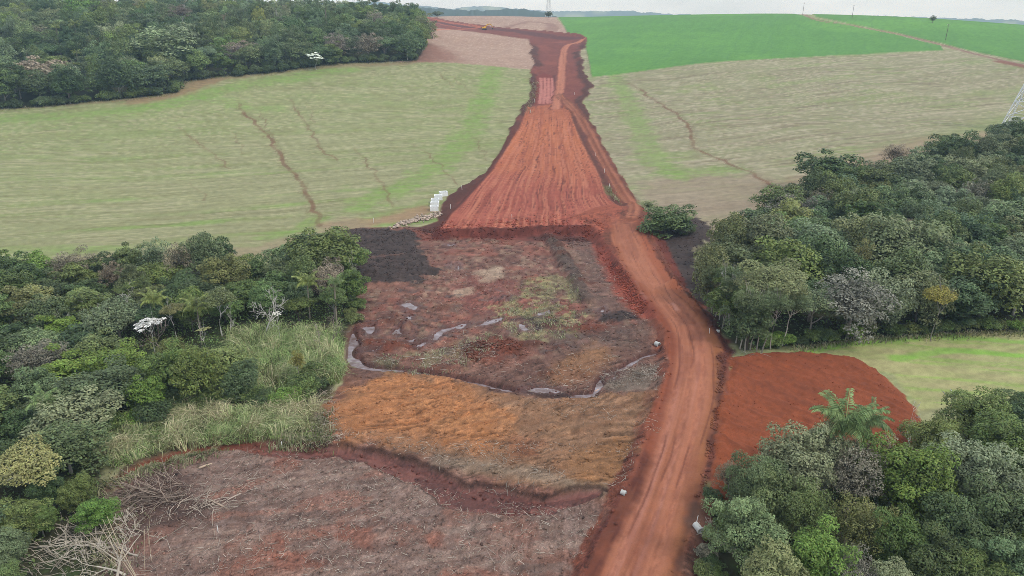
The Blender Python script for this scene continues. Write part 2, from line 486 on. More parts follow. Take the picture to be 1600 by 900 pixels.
def patch(pts, c, k=1.0, w=0.8, rough=1.6, **kw):
    m, d = mask(Poly(pts), w, rough)
    paint(m, c, k)
    return m, d

# upper bog: red brown with straw and dark clods
m, d = patch([(640, 372), (760, 362), (900, 362), (950, 380), (985, 440), (1020, 500), (1000, 540), (820, 560), (640, 560), (560, 520), (560, 460), (660, 440), (670, 410)], mixc(C(118, 82, 73), C(142, 102, 89), n_big), 0.7, 3, 3)
paint(m * smooth(0.56, 0.62, fbm(X / 1.1, Y / 1.3, 3, 202)), C(88, 62, 56), 0.6)
paint(m * smooth(0.54, 0.62, fbm(X / 1.3, Y / 2.0, 4, 201)), C(158, 136, 114), 0.4)
paint(m * smooth(0.54, 0.68, fbm(X / 2.6, Y / 3.0, 4, 205)), C(88, 62, 56), 0.5)
paint(m * smooth(0.56, 0.68, fbm(X / 5, Y / 4, 4, 207)), C(146, 88, 74), 0.5)
# red foot of the fill
patch([(560, 362), (700, 356), (860, 352), (940, 350), (965, 375), (950, 400), (930, 380), (860, 368), (760, 368), (650, 378), (600, 375)], mixc(C(142, 82, 66), C(104, 60, 52), n_mid), 0.85, 1.5, 2)
patch([(700, 440), (760, 425), (810, 440), (820, 475), (790, 500), (740, 490), (705, 470)], C(136, 80, 72), 0.5, 2, 3)
# grey straw heaps and live tufts
for pts_ in ([(745, 425), (780, 415), (790, 432), (750, 442)], [(705, 455), (740, 448), (742, 462), (710, 465)]):
    patch(pts_, C(178, 156, 134), 0.7, 1.2, 2)
GRASSY = [Poly(p_) for p_ in ([(815, 440), (860, 430), (900, 440), (910, 480), (880, 520), (820, 500), (780, 490), (800, 465)], [(770, 480), (840, 475), (920, 490), (900, 530), (830, 535), (780, 510)],
    [(690, 545), (760, 520), (790, 530), (760, 560), (700, 585), (640, 590), (580, 570), (600, 555), (660, 555)])]
for g_ in GRASSY:
    m, d = mask(g_, 1.5, 3)
    paint(m * smooth(0.45, 0.6, n_mid), mixc(C(148, 140, 108), C(124, 124, 84), n_fine), 0.5)
for pl_, n_s in ((GRASSY[0], 211), (GRASSY[1], 213)):
    m, d = mask(pl_, 1.5, 3)
    paint(m * smooth(0.55, 0.66, fbm(X / 1.2, Y / 1.4, 3, n_s)), C(166, 158, 112), 0.6)
m, d = mask(Poly([(570, 470), (700, 440), (900, 470), (1000, 530), (820, 590), (570, 550)]), 3, 4)
paint(m * smooth(0.55, 0.68, fbm(X / 3.0, Y / 2.2, 4, 217)), C(70, 50, 46), 0.55)
WET[:] = np.maximum(WET, m * smooth(0.56, 0.68, fbm(X / 3.0, Y / 2.2, 4, 217)) * 0.8)
# dark windrow through the bog, and the grey trampled strip beside it
wr = Line([(855, 368), (868, 385), (880, 405), (895, 425), (905, 450), (915, 470)])
d, s, u = line_dist(wr, X, Y, 10)
m = smooth(2.6, 0.8, np.abs(d) + edge_n * 0.8)
paint(m, mixc(C(72, 58, 54), C(98, 84, 76), n_fine), 0.9)
H += m * (0.8 + 0.5 * n_fine)
patch([(885, 370), (935, 372), (950, 410), (960, 450), (975, 485), (950, 500), (920, 470), (915, 430)], mixc(C(122, 92, 82), C(96, 80, 74), n_mid), 0.7, 2, 2.5)
patch([(855, 520), (930, 515), (1005, 500), (1025, 520), (1000, 545), (880, 560), (860, 548)], mixc(C(78, 64, 60), C(112, 88, 78), n_mid), 0.7, 2, 2.5)
for pts_ in ([(795, 498), (850, 492), (858, 500), (800, 502)], [(830, 505), (872, 500), (868, 512), (835, 518)], [(940, 490), (985, 488), (1005, 500), (970, 502), (935, 502)]):
    patch(pts_, C(58, 50, 50), 0.9, 0.8, 1.2)
# brown mounds in the middle
for pts_, hh in (([(715, 548), (760, 528), (805, 530), (830, 552), (790, 565), (730, 568)], 0.9), ([(885, 515), (920, 500), (950, 512), (930, 520)], 0.8), ([(565, 530), (630, 532), (660, 545), (600, 552), (566, 545)], 0.8)):
    m, d = patch(pts_, mixc(C(122, 66, 48), C(90, 52, 42), n_fine), 0.9, 1.2, 1.6)
    H += smooth(1.0, -4, d) * hh
rm = np.random.default_rng(61)
for k_ in range(26):
    cx_, cy_ = rm.uniform(580, 1000), rm.uniform(385, 590)
    if cx_ > 900 + (cy_ - 385) * 0.5:
        continue
    P_ = land([cx_], [cy_])[0]
    rx_, ry_ = rm.uniform(1.2, 3.2), rm.uniform(0.8, 2.0)
    dd_ = np.sqrt(((X - P_[0]) / rx_) ** 2 + ((Y - P_[1]) / ry_) ** 2) + edge_n * 0.35
    mm_ = smooth(1.0, 0.55, dd_)
    paint(mm_, mixc(C(112, 68, 54), C(82, 54, 47), n_fine), 0.7)
    H += smooth(1.1, 0.2, dd_) * rm.uniform(0.3, 0.75)
# lower flat: grey brown slash
m, d = patch([(170, 800), (190, 745), (260, 712), (400, 700), (500, 708), (600, 722), (700, 755), (800, 790), (900, 790), (950, 800), (945, 980), (160, 980)], mixc(C(138, 113, 102), C(122, 97, 87), n_mid), 0.94, 2, 2.5)
lowm = m
st = fbm((X + 0.25 * Y) / 9, (Y - 0.25 * X) / 0.8, 4, 221)
paint(m * smooth(0.52, 0.68, st), C(158, 134, 120), 0.5)
paint(m * smooth(0.54, 0.7, 1 - st), C(102, 80, 72), 0.6)
paint(m * smooth(0.57, 0.66, lump), C(104, 86, 80), 0.3)
paint(m * smooth(0.57, 0.64, 1 - lump), C(160, 140, 132), 0.25)
paint(m * smooth(0.58, 0.68, fbm((X + 0.3 * Y) / 7, (Y - 0.3 * X) / 3, 3, 229)), C(146, 100, 84), 0.5)
for pts_ in ([(360, 858), (390, 838), (420, 832), (450, 842), (440, 850), (470, 870), (520, 880), (470, 890), (420, 880), (400, 905), (345, 905)],
             [(495, 830), (540, 815), (600, 832), (640, 850), (590, 850), (520, 840)], [(560, 800), (640, 812), (720, 838), (735, 848), (650, 850), (580, 826)],
             [(775, 830), (830, 850), (870, 872), (800, 868), (770, 846)], [(690, 905), (800, 895), (870, 905), (880, 960), (660, 960)],
             [(420, 716), (470, 712), (465, 725), (425, 728)]):
    patch(pts_, mixc(C(156, 96, 74), C(130, 80, 66), n_mid), 0.62 * (0.25 + 0.75 * smooth(0.38, 0.6, n_mid)), 0.9, 2.4)
patch([(195, 800), (185, 765), (215, 735), (270, 735), (310, 765), (330, 800), (270, 830), (220, 840)], mixc(C(74, 56, 50), C(100, 78, 70), n_fine), 0.9, 1.5, 2)  # soil painted dark under the branch heap for its shaded gaps
# ochre flat between the two ditches
m, d = patch([(505, 645), (545, 615), (600, 588), (650, 582), (720, 597), (800, 622), (900, 622), (980, 615), (1035, 615), (1022, 690), (1000, 760), (960, 775), (860, 770), (760, 745), (690, 725), (620, 705), (560, 690), (510, 672)], mixc(C(152, 116, 88), C(132, 98, 76), n_mid), 0.95, 1.2, 2)
och = m
H += m * 0.35 - m * (clod - 0.5) * 0.35
st2 = fbm((X + 0.5 * Y) / 8, (Y - 0.5 * X) / 0.9, 4, 241)
paint(m * smooth(0.5, 0.68, st2), C(126, 90, 66), 0.6)
m2, d = patch([(508, 645), (560, 605), (620, 588), (690, 595), (760, 625), (800, 650), (780, 690), (740, 705), (660, 690), (590, 690), (530, 672)], mixc(C(180, 120, 74), C(160, 108, 74), 0.4 * st2 + 0.6 * n_big), 0.92, 3.5, 4)
paint(m2 * smooth(0.52, 0.68, n_mid), C(168, 120, 82), 0.35)
paint(m2 * smooth(0.54, 0.66, st2), C(154, 98, 60), 0.65)
patch([(890, 720), (960, 690), (1010, 690), (1000, 740), (960, 765), (900, 765)], C(150, 106, 68), 0.6, 3, 3)
patch([(800, 690), (835, 680), (840, 715), (810, 720)], C(132, 84, 60), 0.8, 1.5, 2)
d, s, u = line_dist(Line([(690, 722), (760, 735), (840, 745), (900, 765), (950, 772)]), X, Y, 8)
paint(smooth(3.2, 1, np.abs(d) + n_mid * 1.5), mixc(C(156, 138, 118), C(112, 96, 84), n_fine), 0.7)
patch([(870, 565), (930, 535), (960, 545), (950, 575), (900, 600), (860, 600)], mixc(C(158, 118, 80), C(140, 96, 72), n_mid), 0.7, 2, 2)
patch([(960, 590), (1000, 575), (1035, 570), (1030, 608), (960, 612), (940, 605)], mixc(C(140, 126, 112), C(104, 88, 78), n_fine), 0.85, 1, 1.5)
# black peaty soil on both flanks
for pts_ in ([(530, 362), (560, 358), (600, 358), (646, 362), (656, 385), (660, 402), (690, 424), (655, 442), (600, 444), (556, 452), (535, 440)],
             [(1000, 352), (1040, 346), (1090, 340), (1110, 352), (1118, 372), (1090, 388), (1090, 420), (1100, 455), (1122, 512), (1078, 482), (1042, 440), (1022, 400), (1010, 376)]):
    m, d = mask(Poly(pts_), 0.6, 2.6)
    paint(m, mixc(C(60, 50, 48), C(80, 67, 63), 0.5 * n_fine + 0.5 * n_mid))
    paint(m * smooth(0.6, 0.75, n_fine), C(86, 72, 68), 0.5)
    H += smooth(1.5, -2, d) * (0.4 + (n_fine - 0.5) * 0.6)
d, s, u = line_dist(Line([(535, 412), (580, 405), (630, 400)]), X, Y, 8)
paint(smooth(0.9, 0.3, np.abs(d) + edge_n * 0.4), C(110, 84, 76), 0.7)

# ------------------------------------------------------------------ red earthworks
STRIP = Poly([(640, 26), (700, 32), (770, 42), (850, 48), (905, 54), (919, 61), (914, 75), (906, 84), (912, 100), (914, 118), (926, 134), (918, 150), (912, 162), (926, 195), (950, 242), (980, 292), (1004, 330), (1012, 352), (980, 380), (700, 372), (652, 358), (682, 345), (692, 325), (700, 308), (735, 287), (762, 265), (782, 240), (796, 205), (812, 178), (822, 160), (832, 130), (828, 110), (838, 100), (828, 84), (832, 75), (826, 62), (740, 50), (700, 46), (650, 38)])
edge_r = (fbm(X / 9, Y / 9, 3, 301) - 0.5) * 2
dS = sdf(STRIP, X, Y, 30) + edge_r * (1.2 + 1.3 * farness) + edge_n * 0.5
mS = smooth(0.5, -0.5, dS)
paint(mS, mixc(C(132, 76, 66), C(112, 60, 52), n_mid))
paint(mS * smooth(0.5, 0.72, n_big), C(144, 84, 70), 0.6)
dark = smooth(-6.5, -3.0, dS) * smooth(600, 560, Y)                       # stripped topsoil along the margins
paint(mS * dark * smooth(0.3, 0.5, n_big + 0.12), mixc(C(92, 58, 50), C(72, 46, 42), n_fine), 0.9)
H += mS * smooth(-4.5, -2.0, dS) * (0.25 + 0.7 * n_mid) * smooth(200, 230, Y)
H -= mS * smooth(-3, -7, dS) * 0.3
GRIT = np.where(mS > 0.5, 0.6, GRIT)
dk = Line([(690, 36), (740, 43), (800, 48), (850, 56), (885, 60)])
d, s, u = line_dist(dk, X, Y, 40)
paint(mS * smooth(13, 8, np.abs(d) + edge_r * 3), mixc(C(84, 52, 54), C(104, 64, 60), n_mid), 0.9)
for pts_, w in (([(640, 27), (690, 33), (730, 40), (748, 43), (720, 46), (680, 47)], 3.5), ([(700, 35), (735, 39), (752, 42)], 3.0), ([(664, 33), (700, 40), (735, 45)], 2.2)):
    d, s, u = line_dist(Line(pts_), X, Y, 14)
    paint(smooth(w, w * 0.5, np.abs(d)), C(184, 108, 84), 0.75)
    paint(smooth(w, w * 0.5, np.abs(d)) * 0, C(0, 0, 0))
# cut box with pale stripes
BOXCUT = Poly([(838, 120), (850, 114), (864, 119), (868, 140), (868, 163), (836, 163), (838, 140)])
m, d = mask(BOXCUT, 0.8, 0.5)
paint(m, C(122, 58, 50))
H -= smooth(1.0, -2.0, d) * 0.9
for x0 in (845, 851, 857, 863):
    d, s, u = line_dist(Line([(x0, 122), (x0 + 0.5, 140), (x0 - 1.5, 161)]), X, Y, 8)
    paint(m * smooth(1.3, 0.5, np.abs(d) + edge_n * 0.4), C(190, 126, 116), 0.85)
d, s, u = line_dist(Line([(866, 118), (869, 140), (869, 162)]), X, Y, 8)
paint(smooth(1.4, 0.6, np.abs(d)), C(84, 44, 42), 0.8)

# the fill: a raised tongue of rolled red earth
fpx = [(824, 168), (860, 163), (892, 166), (906, 190), (916, 222), (932, 252), (946, 276), (958, 306), (978, 328), (986, 342), (960, 352), (915, 350), (850, 350), (780, 354), (690, 356), (706, 334), (738, 300), (772, 264), (792, 234), (816, 190)]
fy = land([p[0] for p in fpx], [p[1] for p in fpx])[:, 1]
FILL_H = 2.4
fp = land([p[0] for p in fpx], [p[1] for p in fpx], FILL_H * smooth(345, 225, fy))
FILL = Poly(fp, True)
dF = sdf(FILL, X, Y, 20)
top = smooth(0.3, -0.4, dF + edge_n * 0.12)
lf = np.array(sorted([tuple(fp[i]) for i in (0, 19, 18, 17, 16, 15, 14)], key=lambda t: t[1]))
rf = np.array(sorted([tuple(fp[i]) for i in (2, 3, 4, 5, 6, 7, 8, 9)], key=lambda t: t[1]))
xl, xr = np.interp(Y, lf[:, 1], lf[:, 0]), np.interp(Y, rf[:, 1], rf[:, 0])
tt = (X - xl) / np.maximum(xr - xl, 1) + (fbm(X / 20, Y / 40, 2, 77) - 0.5) * 0.06
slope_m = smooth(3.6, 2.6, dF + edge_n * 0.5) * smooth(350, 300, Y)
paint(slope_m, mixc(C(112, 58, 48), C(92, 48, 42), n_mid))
H += FILL_H * smooth(345, 225, Y) * smooth(3.4, 0.1, dF + edge_n * 0.1)
stri = fbm(tt * 42, Y / 55, 3, 311)
stri2 = fbm(tt * 95, Y / 26, 3, 313)
sl = np.abs(fbm(tt * 60, Y / 45, 2, 323) - 0.5)
sl2 = np.abs(fbm(tt * 30 + Y / 60, Y / 30, 2, 327) - 0.5)
dash = smooth(0.4, 0.62, fbm(tt * 60, Y / 9, 2, 329))
fc = mixc(C(172, 92, 76), C(192, 112, 76), smooth(215, 290, Y + (n_big - 0.5) * 60))
stri3 = fbm(tt * 150, Y / 18, 2, 315)
fc = mixc(fc, C(146, 74, 60), smooth(0.5, 0.7, stri) * 0.55)
fc = mixc(fc, C(206, 132, 104), smooth(0.52, 0.68, stri2) * 0.55)
fc = mixc(fc, C(204, 128, 104), smooth(0.6, 0.72, 1 - stri3) * 0.4)
fc = mixc(fc, C(104, 50, 42), smooth(0.035, 0.008, sl) * dash * 0.85)
fc = mixc(fc, C(112, 54, 46), smooth(0.025, 0.006, sl2) * dash * 0.6)
fc = mixc(fc, C(140, 72, 60), smooth(0.6, 0.75, 1 - stri2) * 0.4)
paint(top, fc)
H += top * ((0.5 - stri) * 0.3 + (stri2 - 0.5) * 0.18 - smooth(0.05, 0.01, sl) * dash * 0.15)
m = top * smooth(330, 355, Y)
paint(m, mixc(C(186, 106, 76), C(140, 76, 60), fbm(X / 3, Y / 3, 3, 317)), 0.5)
d, s, u = line_dist(Line([(690, 352), (780, 348), (860, 343), (930, 342), (985, 352)]), X, Y, 12)
paint(smooth(4.2, 2.0, np.abs(d)) * smooth(0.35, 0.6, fbm(s / 10, d / 0.5, 3, 319)) * top, C(186, 104, 84), 0.7)

# the apron where the fill runs down into the road
APRON = Poly([(890, 352), (930, 335), (985, 326), (1003, 336), (1011, 352), (1020, 378), (1030, 402), (1040, 425), (1050, 446), (1018, 462), (992, 446), (972, 424), (957, 402), (943, 380), (925, 364), (905, 356)])
dA = sdf(APRON, X, Y, 14)
mA = smooth(0.6, -0.6, dA + edge_n * 0.3)
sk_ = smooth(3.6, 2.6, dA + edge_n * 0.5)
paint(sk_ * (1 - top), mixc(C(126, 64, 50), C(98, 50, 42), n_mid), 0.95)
ha = 1.0 + (FILL_H - 1.0) * smooth(160, 196, Y)
H = np.maximum(H, BZ + ha * smooth(3.2, -0.4, dA + edge_n * 0.15))
aw = np.abs(fbm(dA / 0.55, (X + Y) / 14, 3, 331) - 0.5)
paint(mA, mixc(mixc(C(174, 96, 74), C(150, 80, 62), fbm(dA / 0.7, (X + Y) / 18, 3, 333)), C(112, 56, 46), smooth(0.03, 0.008, aw) * 0.7))

# ------------------------------------------------------------------ roads
def road(L, hw, c_mid, c_edge, raise_h, skirt, tracks, seed, region=None, skirt_c=None, fade0=(-2, -1)):
    d, s, u = line_dist(L, X, Y, hw + skirt + 8)
    if np.ndim(hw) or True:
        ad = np.abs(d) + edge_n * 0.45 + (fbm(s / 9, np.sign(d), 3, seed) - 0.5) * 1.8
    if skirt > 0:
        ms = smooth(hw + skirt, hw + skirt * 0.75, ad + edge_n * 0.6)
        ms = ms * smooth(fade0[0], fade0[1], s) * (0.35 + 0.65 * smooth(0.36, 0.56, fbm(s / 5, d / 2.5, 3, seed + 7)))
        paint(ms, mixc(C(132, 78, 60), C(106, 60, 48), n_mid) if skirt_c is None else skirt_c)
    m = smooth(hw + 0.4, hw - 0.6, ad) * smooth(fade0[0], fade0[1], s)
    ln = fbm(d / 0.34, s / 45, 3, seed + 1) * 0.6 + fbm(d / 1.2, s / 70, 2, seed + 2) * 0.4
    c = mixc(c_edge, c_mid, smooth(hw, hw * 0.45, ad))
    c = mixc(c, np.asarray(c_edge) * 0.8, smooth(0.52, 0.7, ln) * 0.6)
    c = mixc(c, np.minimum(np.asarray(c_mid) * 1.22, 1), smooth(0.52, 0.7, 1 - ln) * 0.45)
    paint(m, c)
    rut = np.zeros(N)
    for off in tracks:
        r_ = smooth(0.75, 0.2, np.abs(d - off - (fbm(s / 15, s * 0, 2, seed + 3) - 0.5) * 0.8))
        rut = np.maximum(rut, r_)
    paint(m * rut, np.asarray(c_mid) * 1.12, 0.5)
    up = smooth(hw + skirt, hw - 0.2, np.abs(d) + edge_n * 0.3) * raise_h * smooth(fade0[0], fade0[1], s)
    return d, s, m, up, rut

upper = Line([(912, 62), (903, 67), (890, 70), (882, 78), (879, 100), (876, 130), (872, 152), (868, 170)])
dU, sU, mU, up, rut = road(upper, 2.6, C(190, 122, 98), C(160, 96, 78), 0.3, 1.0, (-1.2, 1.2), 401, skirt_c=C(120, 66, 58))
H += up - rut * mU * 0.12
haul = Line([(874, 150), (888, 163), (905, 182), (924, 215), (946, 258), (968, 295), (984, 320), (990, 338), (985, 352)])
d, s, u = line_dist(Line([(898, 176), (912, 210), (928, 245), (946, 282), (960, 315), (975, 330)]), X, Y, 12)
m = smooth(3.0, 1.6, np.abs(d) + edge_n * 0.4)
paint(m, mixc(C(86, 50, 44), C(110, 64, 54), n_mid), 0.95)
H -= m * 0.5
paint(m * smooth(245, 225, Y) * smooth(0.5, 0.6, n_mid), C(120, 128, 84), 0.5)
dH, sH, mH, up, rut = road(haul, 1.9, C(168, 106, 82), C(138, 80, 64), 0.25, 1.6, (-1.2, 1.2), 411)
H += up - rut * mH * 0.15
paint(mH * smooth(0.7, 0.2, np.abs(dH)) * 0.7, C(140, 80, 64))
main = Line([(965, 340), (972, 352), (986, 385), (1002, 420), (1026, 455), (1054, 490), (1076, 520), (1085, 560), (1083, 600), (1070, 660), (1054, 720), (1033, 790), (1012, 850), (993, 900), (965, 970), (950, 1010)])
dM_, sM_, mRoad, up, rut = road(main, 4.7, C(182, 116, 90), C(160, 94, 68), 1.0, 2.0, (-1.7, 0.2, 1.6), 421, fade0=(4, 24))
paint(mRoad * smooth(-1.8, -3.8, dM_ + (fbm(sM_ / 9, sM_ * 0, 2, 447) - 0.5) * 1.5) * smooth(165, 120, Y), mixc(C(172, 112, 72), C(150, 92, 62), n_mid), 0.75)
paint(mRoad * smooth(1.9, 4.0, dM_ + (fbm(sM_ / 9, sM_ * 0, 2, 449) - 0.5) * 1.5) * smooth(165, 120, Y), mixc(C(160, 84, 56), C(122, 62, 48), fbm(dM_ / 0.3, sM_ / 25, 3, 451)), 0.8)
H = np.where(mA > 0.5, H, H + np.where(np.abs(dM_) < 12, up * (1 - mA), 0)) - rut * mRoad * 0.06 - mRoad * ((clod - 0.5) * 0.5)
GRIT = np.where(mRoad > 0.4, 0.12, GRIT)
paint(mRoad * smooth(118, 95, Y) * smooth(0.45, 0.6, fbm(dM_ / 0.8, sM_ / 60, 3, 431)) * smooth(2.6, 1.2, np.abs(dM_ - 0.3)), C(190, 128, 112), 0.6)
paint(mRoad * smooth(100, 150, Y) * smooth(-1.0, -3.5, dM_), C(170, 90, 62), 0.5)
# wet seams along the wheel lines
paint(mRoad * smooth(0.52, 0.66, fbm(dM_ / 2.2, sM_ / 16, 3, 477)), C(138, 80, 64), 0.4)
for off_ in (-1.6, 0.3, 1.9):
    m = smooth(0.55, 0.2, np.abs(dM_ - off_ - (fbm(sM_ / 25, sM_ * 0 + off_, 2, 479) - 0.5) * 1.4)) * mRoad
    paint(m * smooth(0.4, 0.6, fbm(dM_ / 0.25, sM_ / 1.2, 2, 481)), C(136, 78, 62), 0.35)
    H -= m * 0.07
for off_, sd_k in ((0.6, 441), (-1.5, 461), (2.3, 467), (-2.9, 471)):
    m = smooth(0.2, 0.07, np.abs(dM_ - off_ - (fbm(sM_ / 18, sM_ * 0, 2, sd_k) - 0.5) * 1.8)) * mRoad * smooth(0.48, 0.6, fbm(sM_ / 14, sM_ * 0, 2, sd_k + 2))
    paint(m, C(116, 66, 54), 0.6)
    H -= m * 0.06
for pts_ in ([(992, 450), (1001, 462), (1012, 474), (1006, 474)], [(1050, 482), (1060, 494), (1056, 494)]):
    m, d = patch(pts_, C(196, 142, 130), 0.8, 0.4, 0.5)
# dark bank between the lower flat and the road, red bank above it
m, d = patch([(1010, 720), (1020, 735), (985, 800), (955, 860), (935, 910), (880, 985), (800, 985), (870, 910), (925, 850), (960, 800), (985, 760)], mixc(C(104, 56, 46), C(124, 72, 54), n_mid), 0.9, 1.0, 1.2)
paint(m * smooth(0.5, 0.66, fbm(dM_ / 0.9, sM_ / 8, 3, 445)), C(92, 48, 42), 0.7)
m, d = patch([(925, 385), (950, 392), (968, 425), (998, 460), (1028, 495), (1036, 512), (1005, 500), (970, 470), (940, 420)], mixc(C(150, 76, 58), C(120, 58, 48), n_mid), 0.9, 1.0, 1.2)
m, d = patch([(1118, 560), (1140, 552), (1136, 600), (1126, 660), (1114, 740), (1090, 800), (1072, 860), (1058, 930), (1046, 930), (1066, 850), (1085, 790), (1105, 720), (1116, 640)], mixc(C(112, 62, 50), C(84, 50, 44), n_mid), 0.9, 0.6, 0.8)
m, d = patch([(1075, 800), (1100, 790), (1110, 830), (1095, 900), (1080, 960), (1055, 960), (1066, 880)], mixc(C(86, 64, 54), C(120, 86, 72), n_fine), 0.8, 1, 1.2)
m, d = patch([(1085, 490), (1110, 498), (1135, 530), (1150, 550), (1135, 560), (1118, 530)], mixc(C(112, 58, 46), C(82, 46, 40), n_mid), 0.9, 1, 1)

# spread soil beside the meadow
smp = [(1142, 553), (1200, 546), (1250, 546), (1310, 552), (1350, 560), (1390, 586), (1414, 612), (1428, 640), (1455, 672), (1400, 700), (1300, 730), (1200, 760), (1108, 790), (1112, 740), (1122, 660), (1132, 590)]
SPREAD = Poly(land([p[0] for p in smp], [p[1] for p in smp], 0.9), True)
dP = sdf(SPREAD, X, Y, 15) + edge_n * 0.8 + edge_r * 0.8
mP = smooth(0.35, -0.35, dP)
paint(mP, mixc(C(150, 80, 50), C(134, 71, 45), n_mid))
paint(mP * smooth(0.6, 0.75, n_fine), C(152, 84, 56), 0.4)
dz = fbm((X * 0.8 + Y * 0.6) / 0.75, (X * -0.6 + Y * 0.8) / 5, 3, 451)
paint(mP * smooth(0.58, 0.7, dz), C(112, 60, 42), 0.4)
tread = np.sin((X * 0.85 + Y * 0.5 + (n_big - 0.5) * 14) * 2 * math.pi / 0.9)
paint(mP * smooth(0.3, 0.9, tread) * smooth(0.45, 0.6, n_big), C(116, 62, 42), 0.4)
H += smooth(0.6, -1.6, dP) * (1.0 + (dz - 0.5) * 0.5 + (n_fine - 0.5) * 0.35)
GRIT = np.where(mP > 0.5, 0.4, GRIT)

# ------------------------------------------------------------------ water: ditches cut into the flat, puddles on it
WATER = []
def ditch(name, pts, hw, depth, level, bank, width_px=None):
    L = Line(pts)
    d, s, u = line_dist(L, X, Y, 10)
    w = np.interp(u, np.arange(len(hw)), hw)
    ad = np.abs(d + (fbm(s / 4, s * 0, 3, 501) - 0.5) * 0.5) + edge_n * 0.28
    mb = smooth(w + bank, w + bank * 0.3, ad)
    paint(mb, mixc(C(98, 60, 54), C(76, 46, 42), n_mid), 0.85)
    cut = smooth(w + bank * 0.8, w * 0.7, ad)
    flat = BZ - depth
    H[:] = H * (1 - cut) + flat * cut
    WET[:] = np.maximum(WET, smooth(w + bank, w, ad))
    WATER.append((name, L, hw, level, bank))
ditch('ditch', [(556, 512), (552, 540), (556, 562), (580, 572), (640, 578), (700, 588), (750, 598), (790, 606), (830, 612)], [0.2, 1.1, 0.9, 0.5, 0.38, 0.42, 0.42, 0.34, 0.2], 0.85, -0.62, 0.9)
ditch('ditch', [(1030, 548), (1000, 558), (970, 574), (945, 588), (936, 602), (924, 613), (890, 614)], [0.2, 0.3, 0.38, 0.45, 0.4, 0.3, 0.2], 0.85, -0.62, 0.7)
d, s, u = line_dist(Line([(820, 612), (860, 618), (925, 616)]), X, Y, 8)
paint(smooth(1.0, 0.4, np.abs(d) + edge_n * 0.3), C(58, 40, 38), 0.9)
H -= smooth(1.3, 0.4, np.abs(d) + edge_n * 0.3) * 0.7

creek = Line([(195, 735), (235, 715), (300, 702), (370, 694), (420, 697), (470, 706), (530, 708), (580, 716), (630, 735), (680, 752), (720, 772), (770, 782), (820, 786), (880, 782), (930, 776)])
d, s, u = line_dist(creek, X, Y, 10)
wcr = np.interp(u, np.arange(15), [0.8, 1.2, 1.3, 1.3, 1.6, 1.4, 1.0, 1.2, 1.6, 1.8, 2.2, 2.4, 2.0, 1.2, 0.6])
ad = np.abs(d + (fbm(s / 5, s * 0, 3, 511) - 0.5) * 2.0) + edge_n * 0.35
m = smooth(wcr + 0.5, wcr - 0.3, ad)
cm = fbm(d / 0.9, s / 5, 3, 515)
paint(m, mixc(C(104, 62, 54), C(84, 50, 46), cm))
paint(m * smooth(0.54, 0.66, cm), C(132, 84, 74), 0.6)
paint(m * smooth(24, 4, s), C(132, 72, 48), 0.7)
paint(smooth(wcr + 0.9, wcr + 0.4, ad) * smooth(wcr, wcr + 0.4, ad), C(62, 42, 38), 0.8)
cut = smooth(wcr + 0.9, wcr - 0.4, ad)
H -= cut * (0.75 + (cm - 0.5) * 0.3)
H += smooth(wcr + 2.4, wcr + 1.0, ad) * (1 - cut) * 0.25 * n_mid
WET = np.maximum(WET, m * 0.8)
GRIT = np.where(m > 0.5, 0.4, GRIT)

PUDDLES = []
def puddle(pts, wide=0.45):
    P = Poly(pts)
    c = P.p.mean(0)
    zc = float(base_z([c[0]], [c[1]])[0]) - 0.10
    d = sdf(P, X, Y, 6)
    near = smooth(2.2, 1.0, d)
    H[:] = np.where(near > 0, np.maximum(H, H * (1 - near) + (zc + 0.07 + 0.25 * n_fine) * near), H)
    m = smooth(0.15, -0.2, d + edge_n * 0.75)
    H[:] = H * (1 - m) + (zc - 0.1) * m
    paint(smooth(1.3, 0.2, d + edge_n * 0.5), C(92, 58, 52), 0.7)
    WET[:] = np.maximum(WET, smooth(1.6, 0.3, d + edge_n * 0.5))
    PUDDLES.append((P, c, zc))
PUD = [[(625, 474), (640, 472), (654, 478), (648, 484), (636, 480), (632, 486), (628, 478)], [(634, 494), (646, 493), (642, 500), (636, 499)],
    [(566, 512), (586, 508), (588, 520), (574, 524)], [(612, 521), (622, 512), (630, 510), (622, 517), (632, 522), (618, 522)],
    [(676, 524), (690, 514), (718, 506), (736, 504), (730, 511), (706, 515), (692, 520), (684, 532), (674, 534)],
    [(742, 508), (766, 500), (784, 496), (778, 502), (758, 508)], [(806, 505), (816, 504), (822, 510), (828, 514), (820, 518), (812, 512)],
    [(652, 536), (666, 534), (662, 542), (654, 541)], [(628, 532), (648, 529), (644, 534)], [(697, 381), (710, 380), (708, 383), (699, 384)],
    [(700, 414), (704, 411), (702, 420)], [(714, 412), (718, 415), (716, 422)], [(936, 484), (946, 480), (944, 488), (938, 490)],
    [(818, 607), (845, 605), (880, 609), (876, 613), (845, 613), (820, 612)], [(956, 588), (968, 585), (966, 590), (958, 592)],
    [(838, 490), (862, 482), (858, 488), (842, 494)], [(566, 544), (592, 546), (586, 549), (566, 549)]]
for p_ in PUD:
    puddle(p_)

# ------------------------------------------------------------------ materials
def new_mat(name):
    m = bpy.data.materials.new(name)
    m.use_nodes = True
    nt = m.node_tree
    return m, nt.nodes, nt.links, nt.nodes['Principled BSDF']

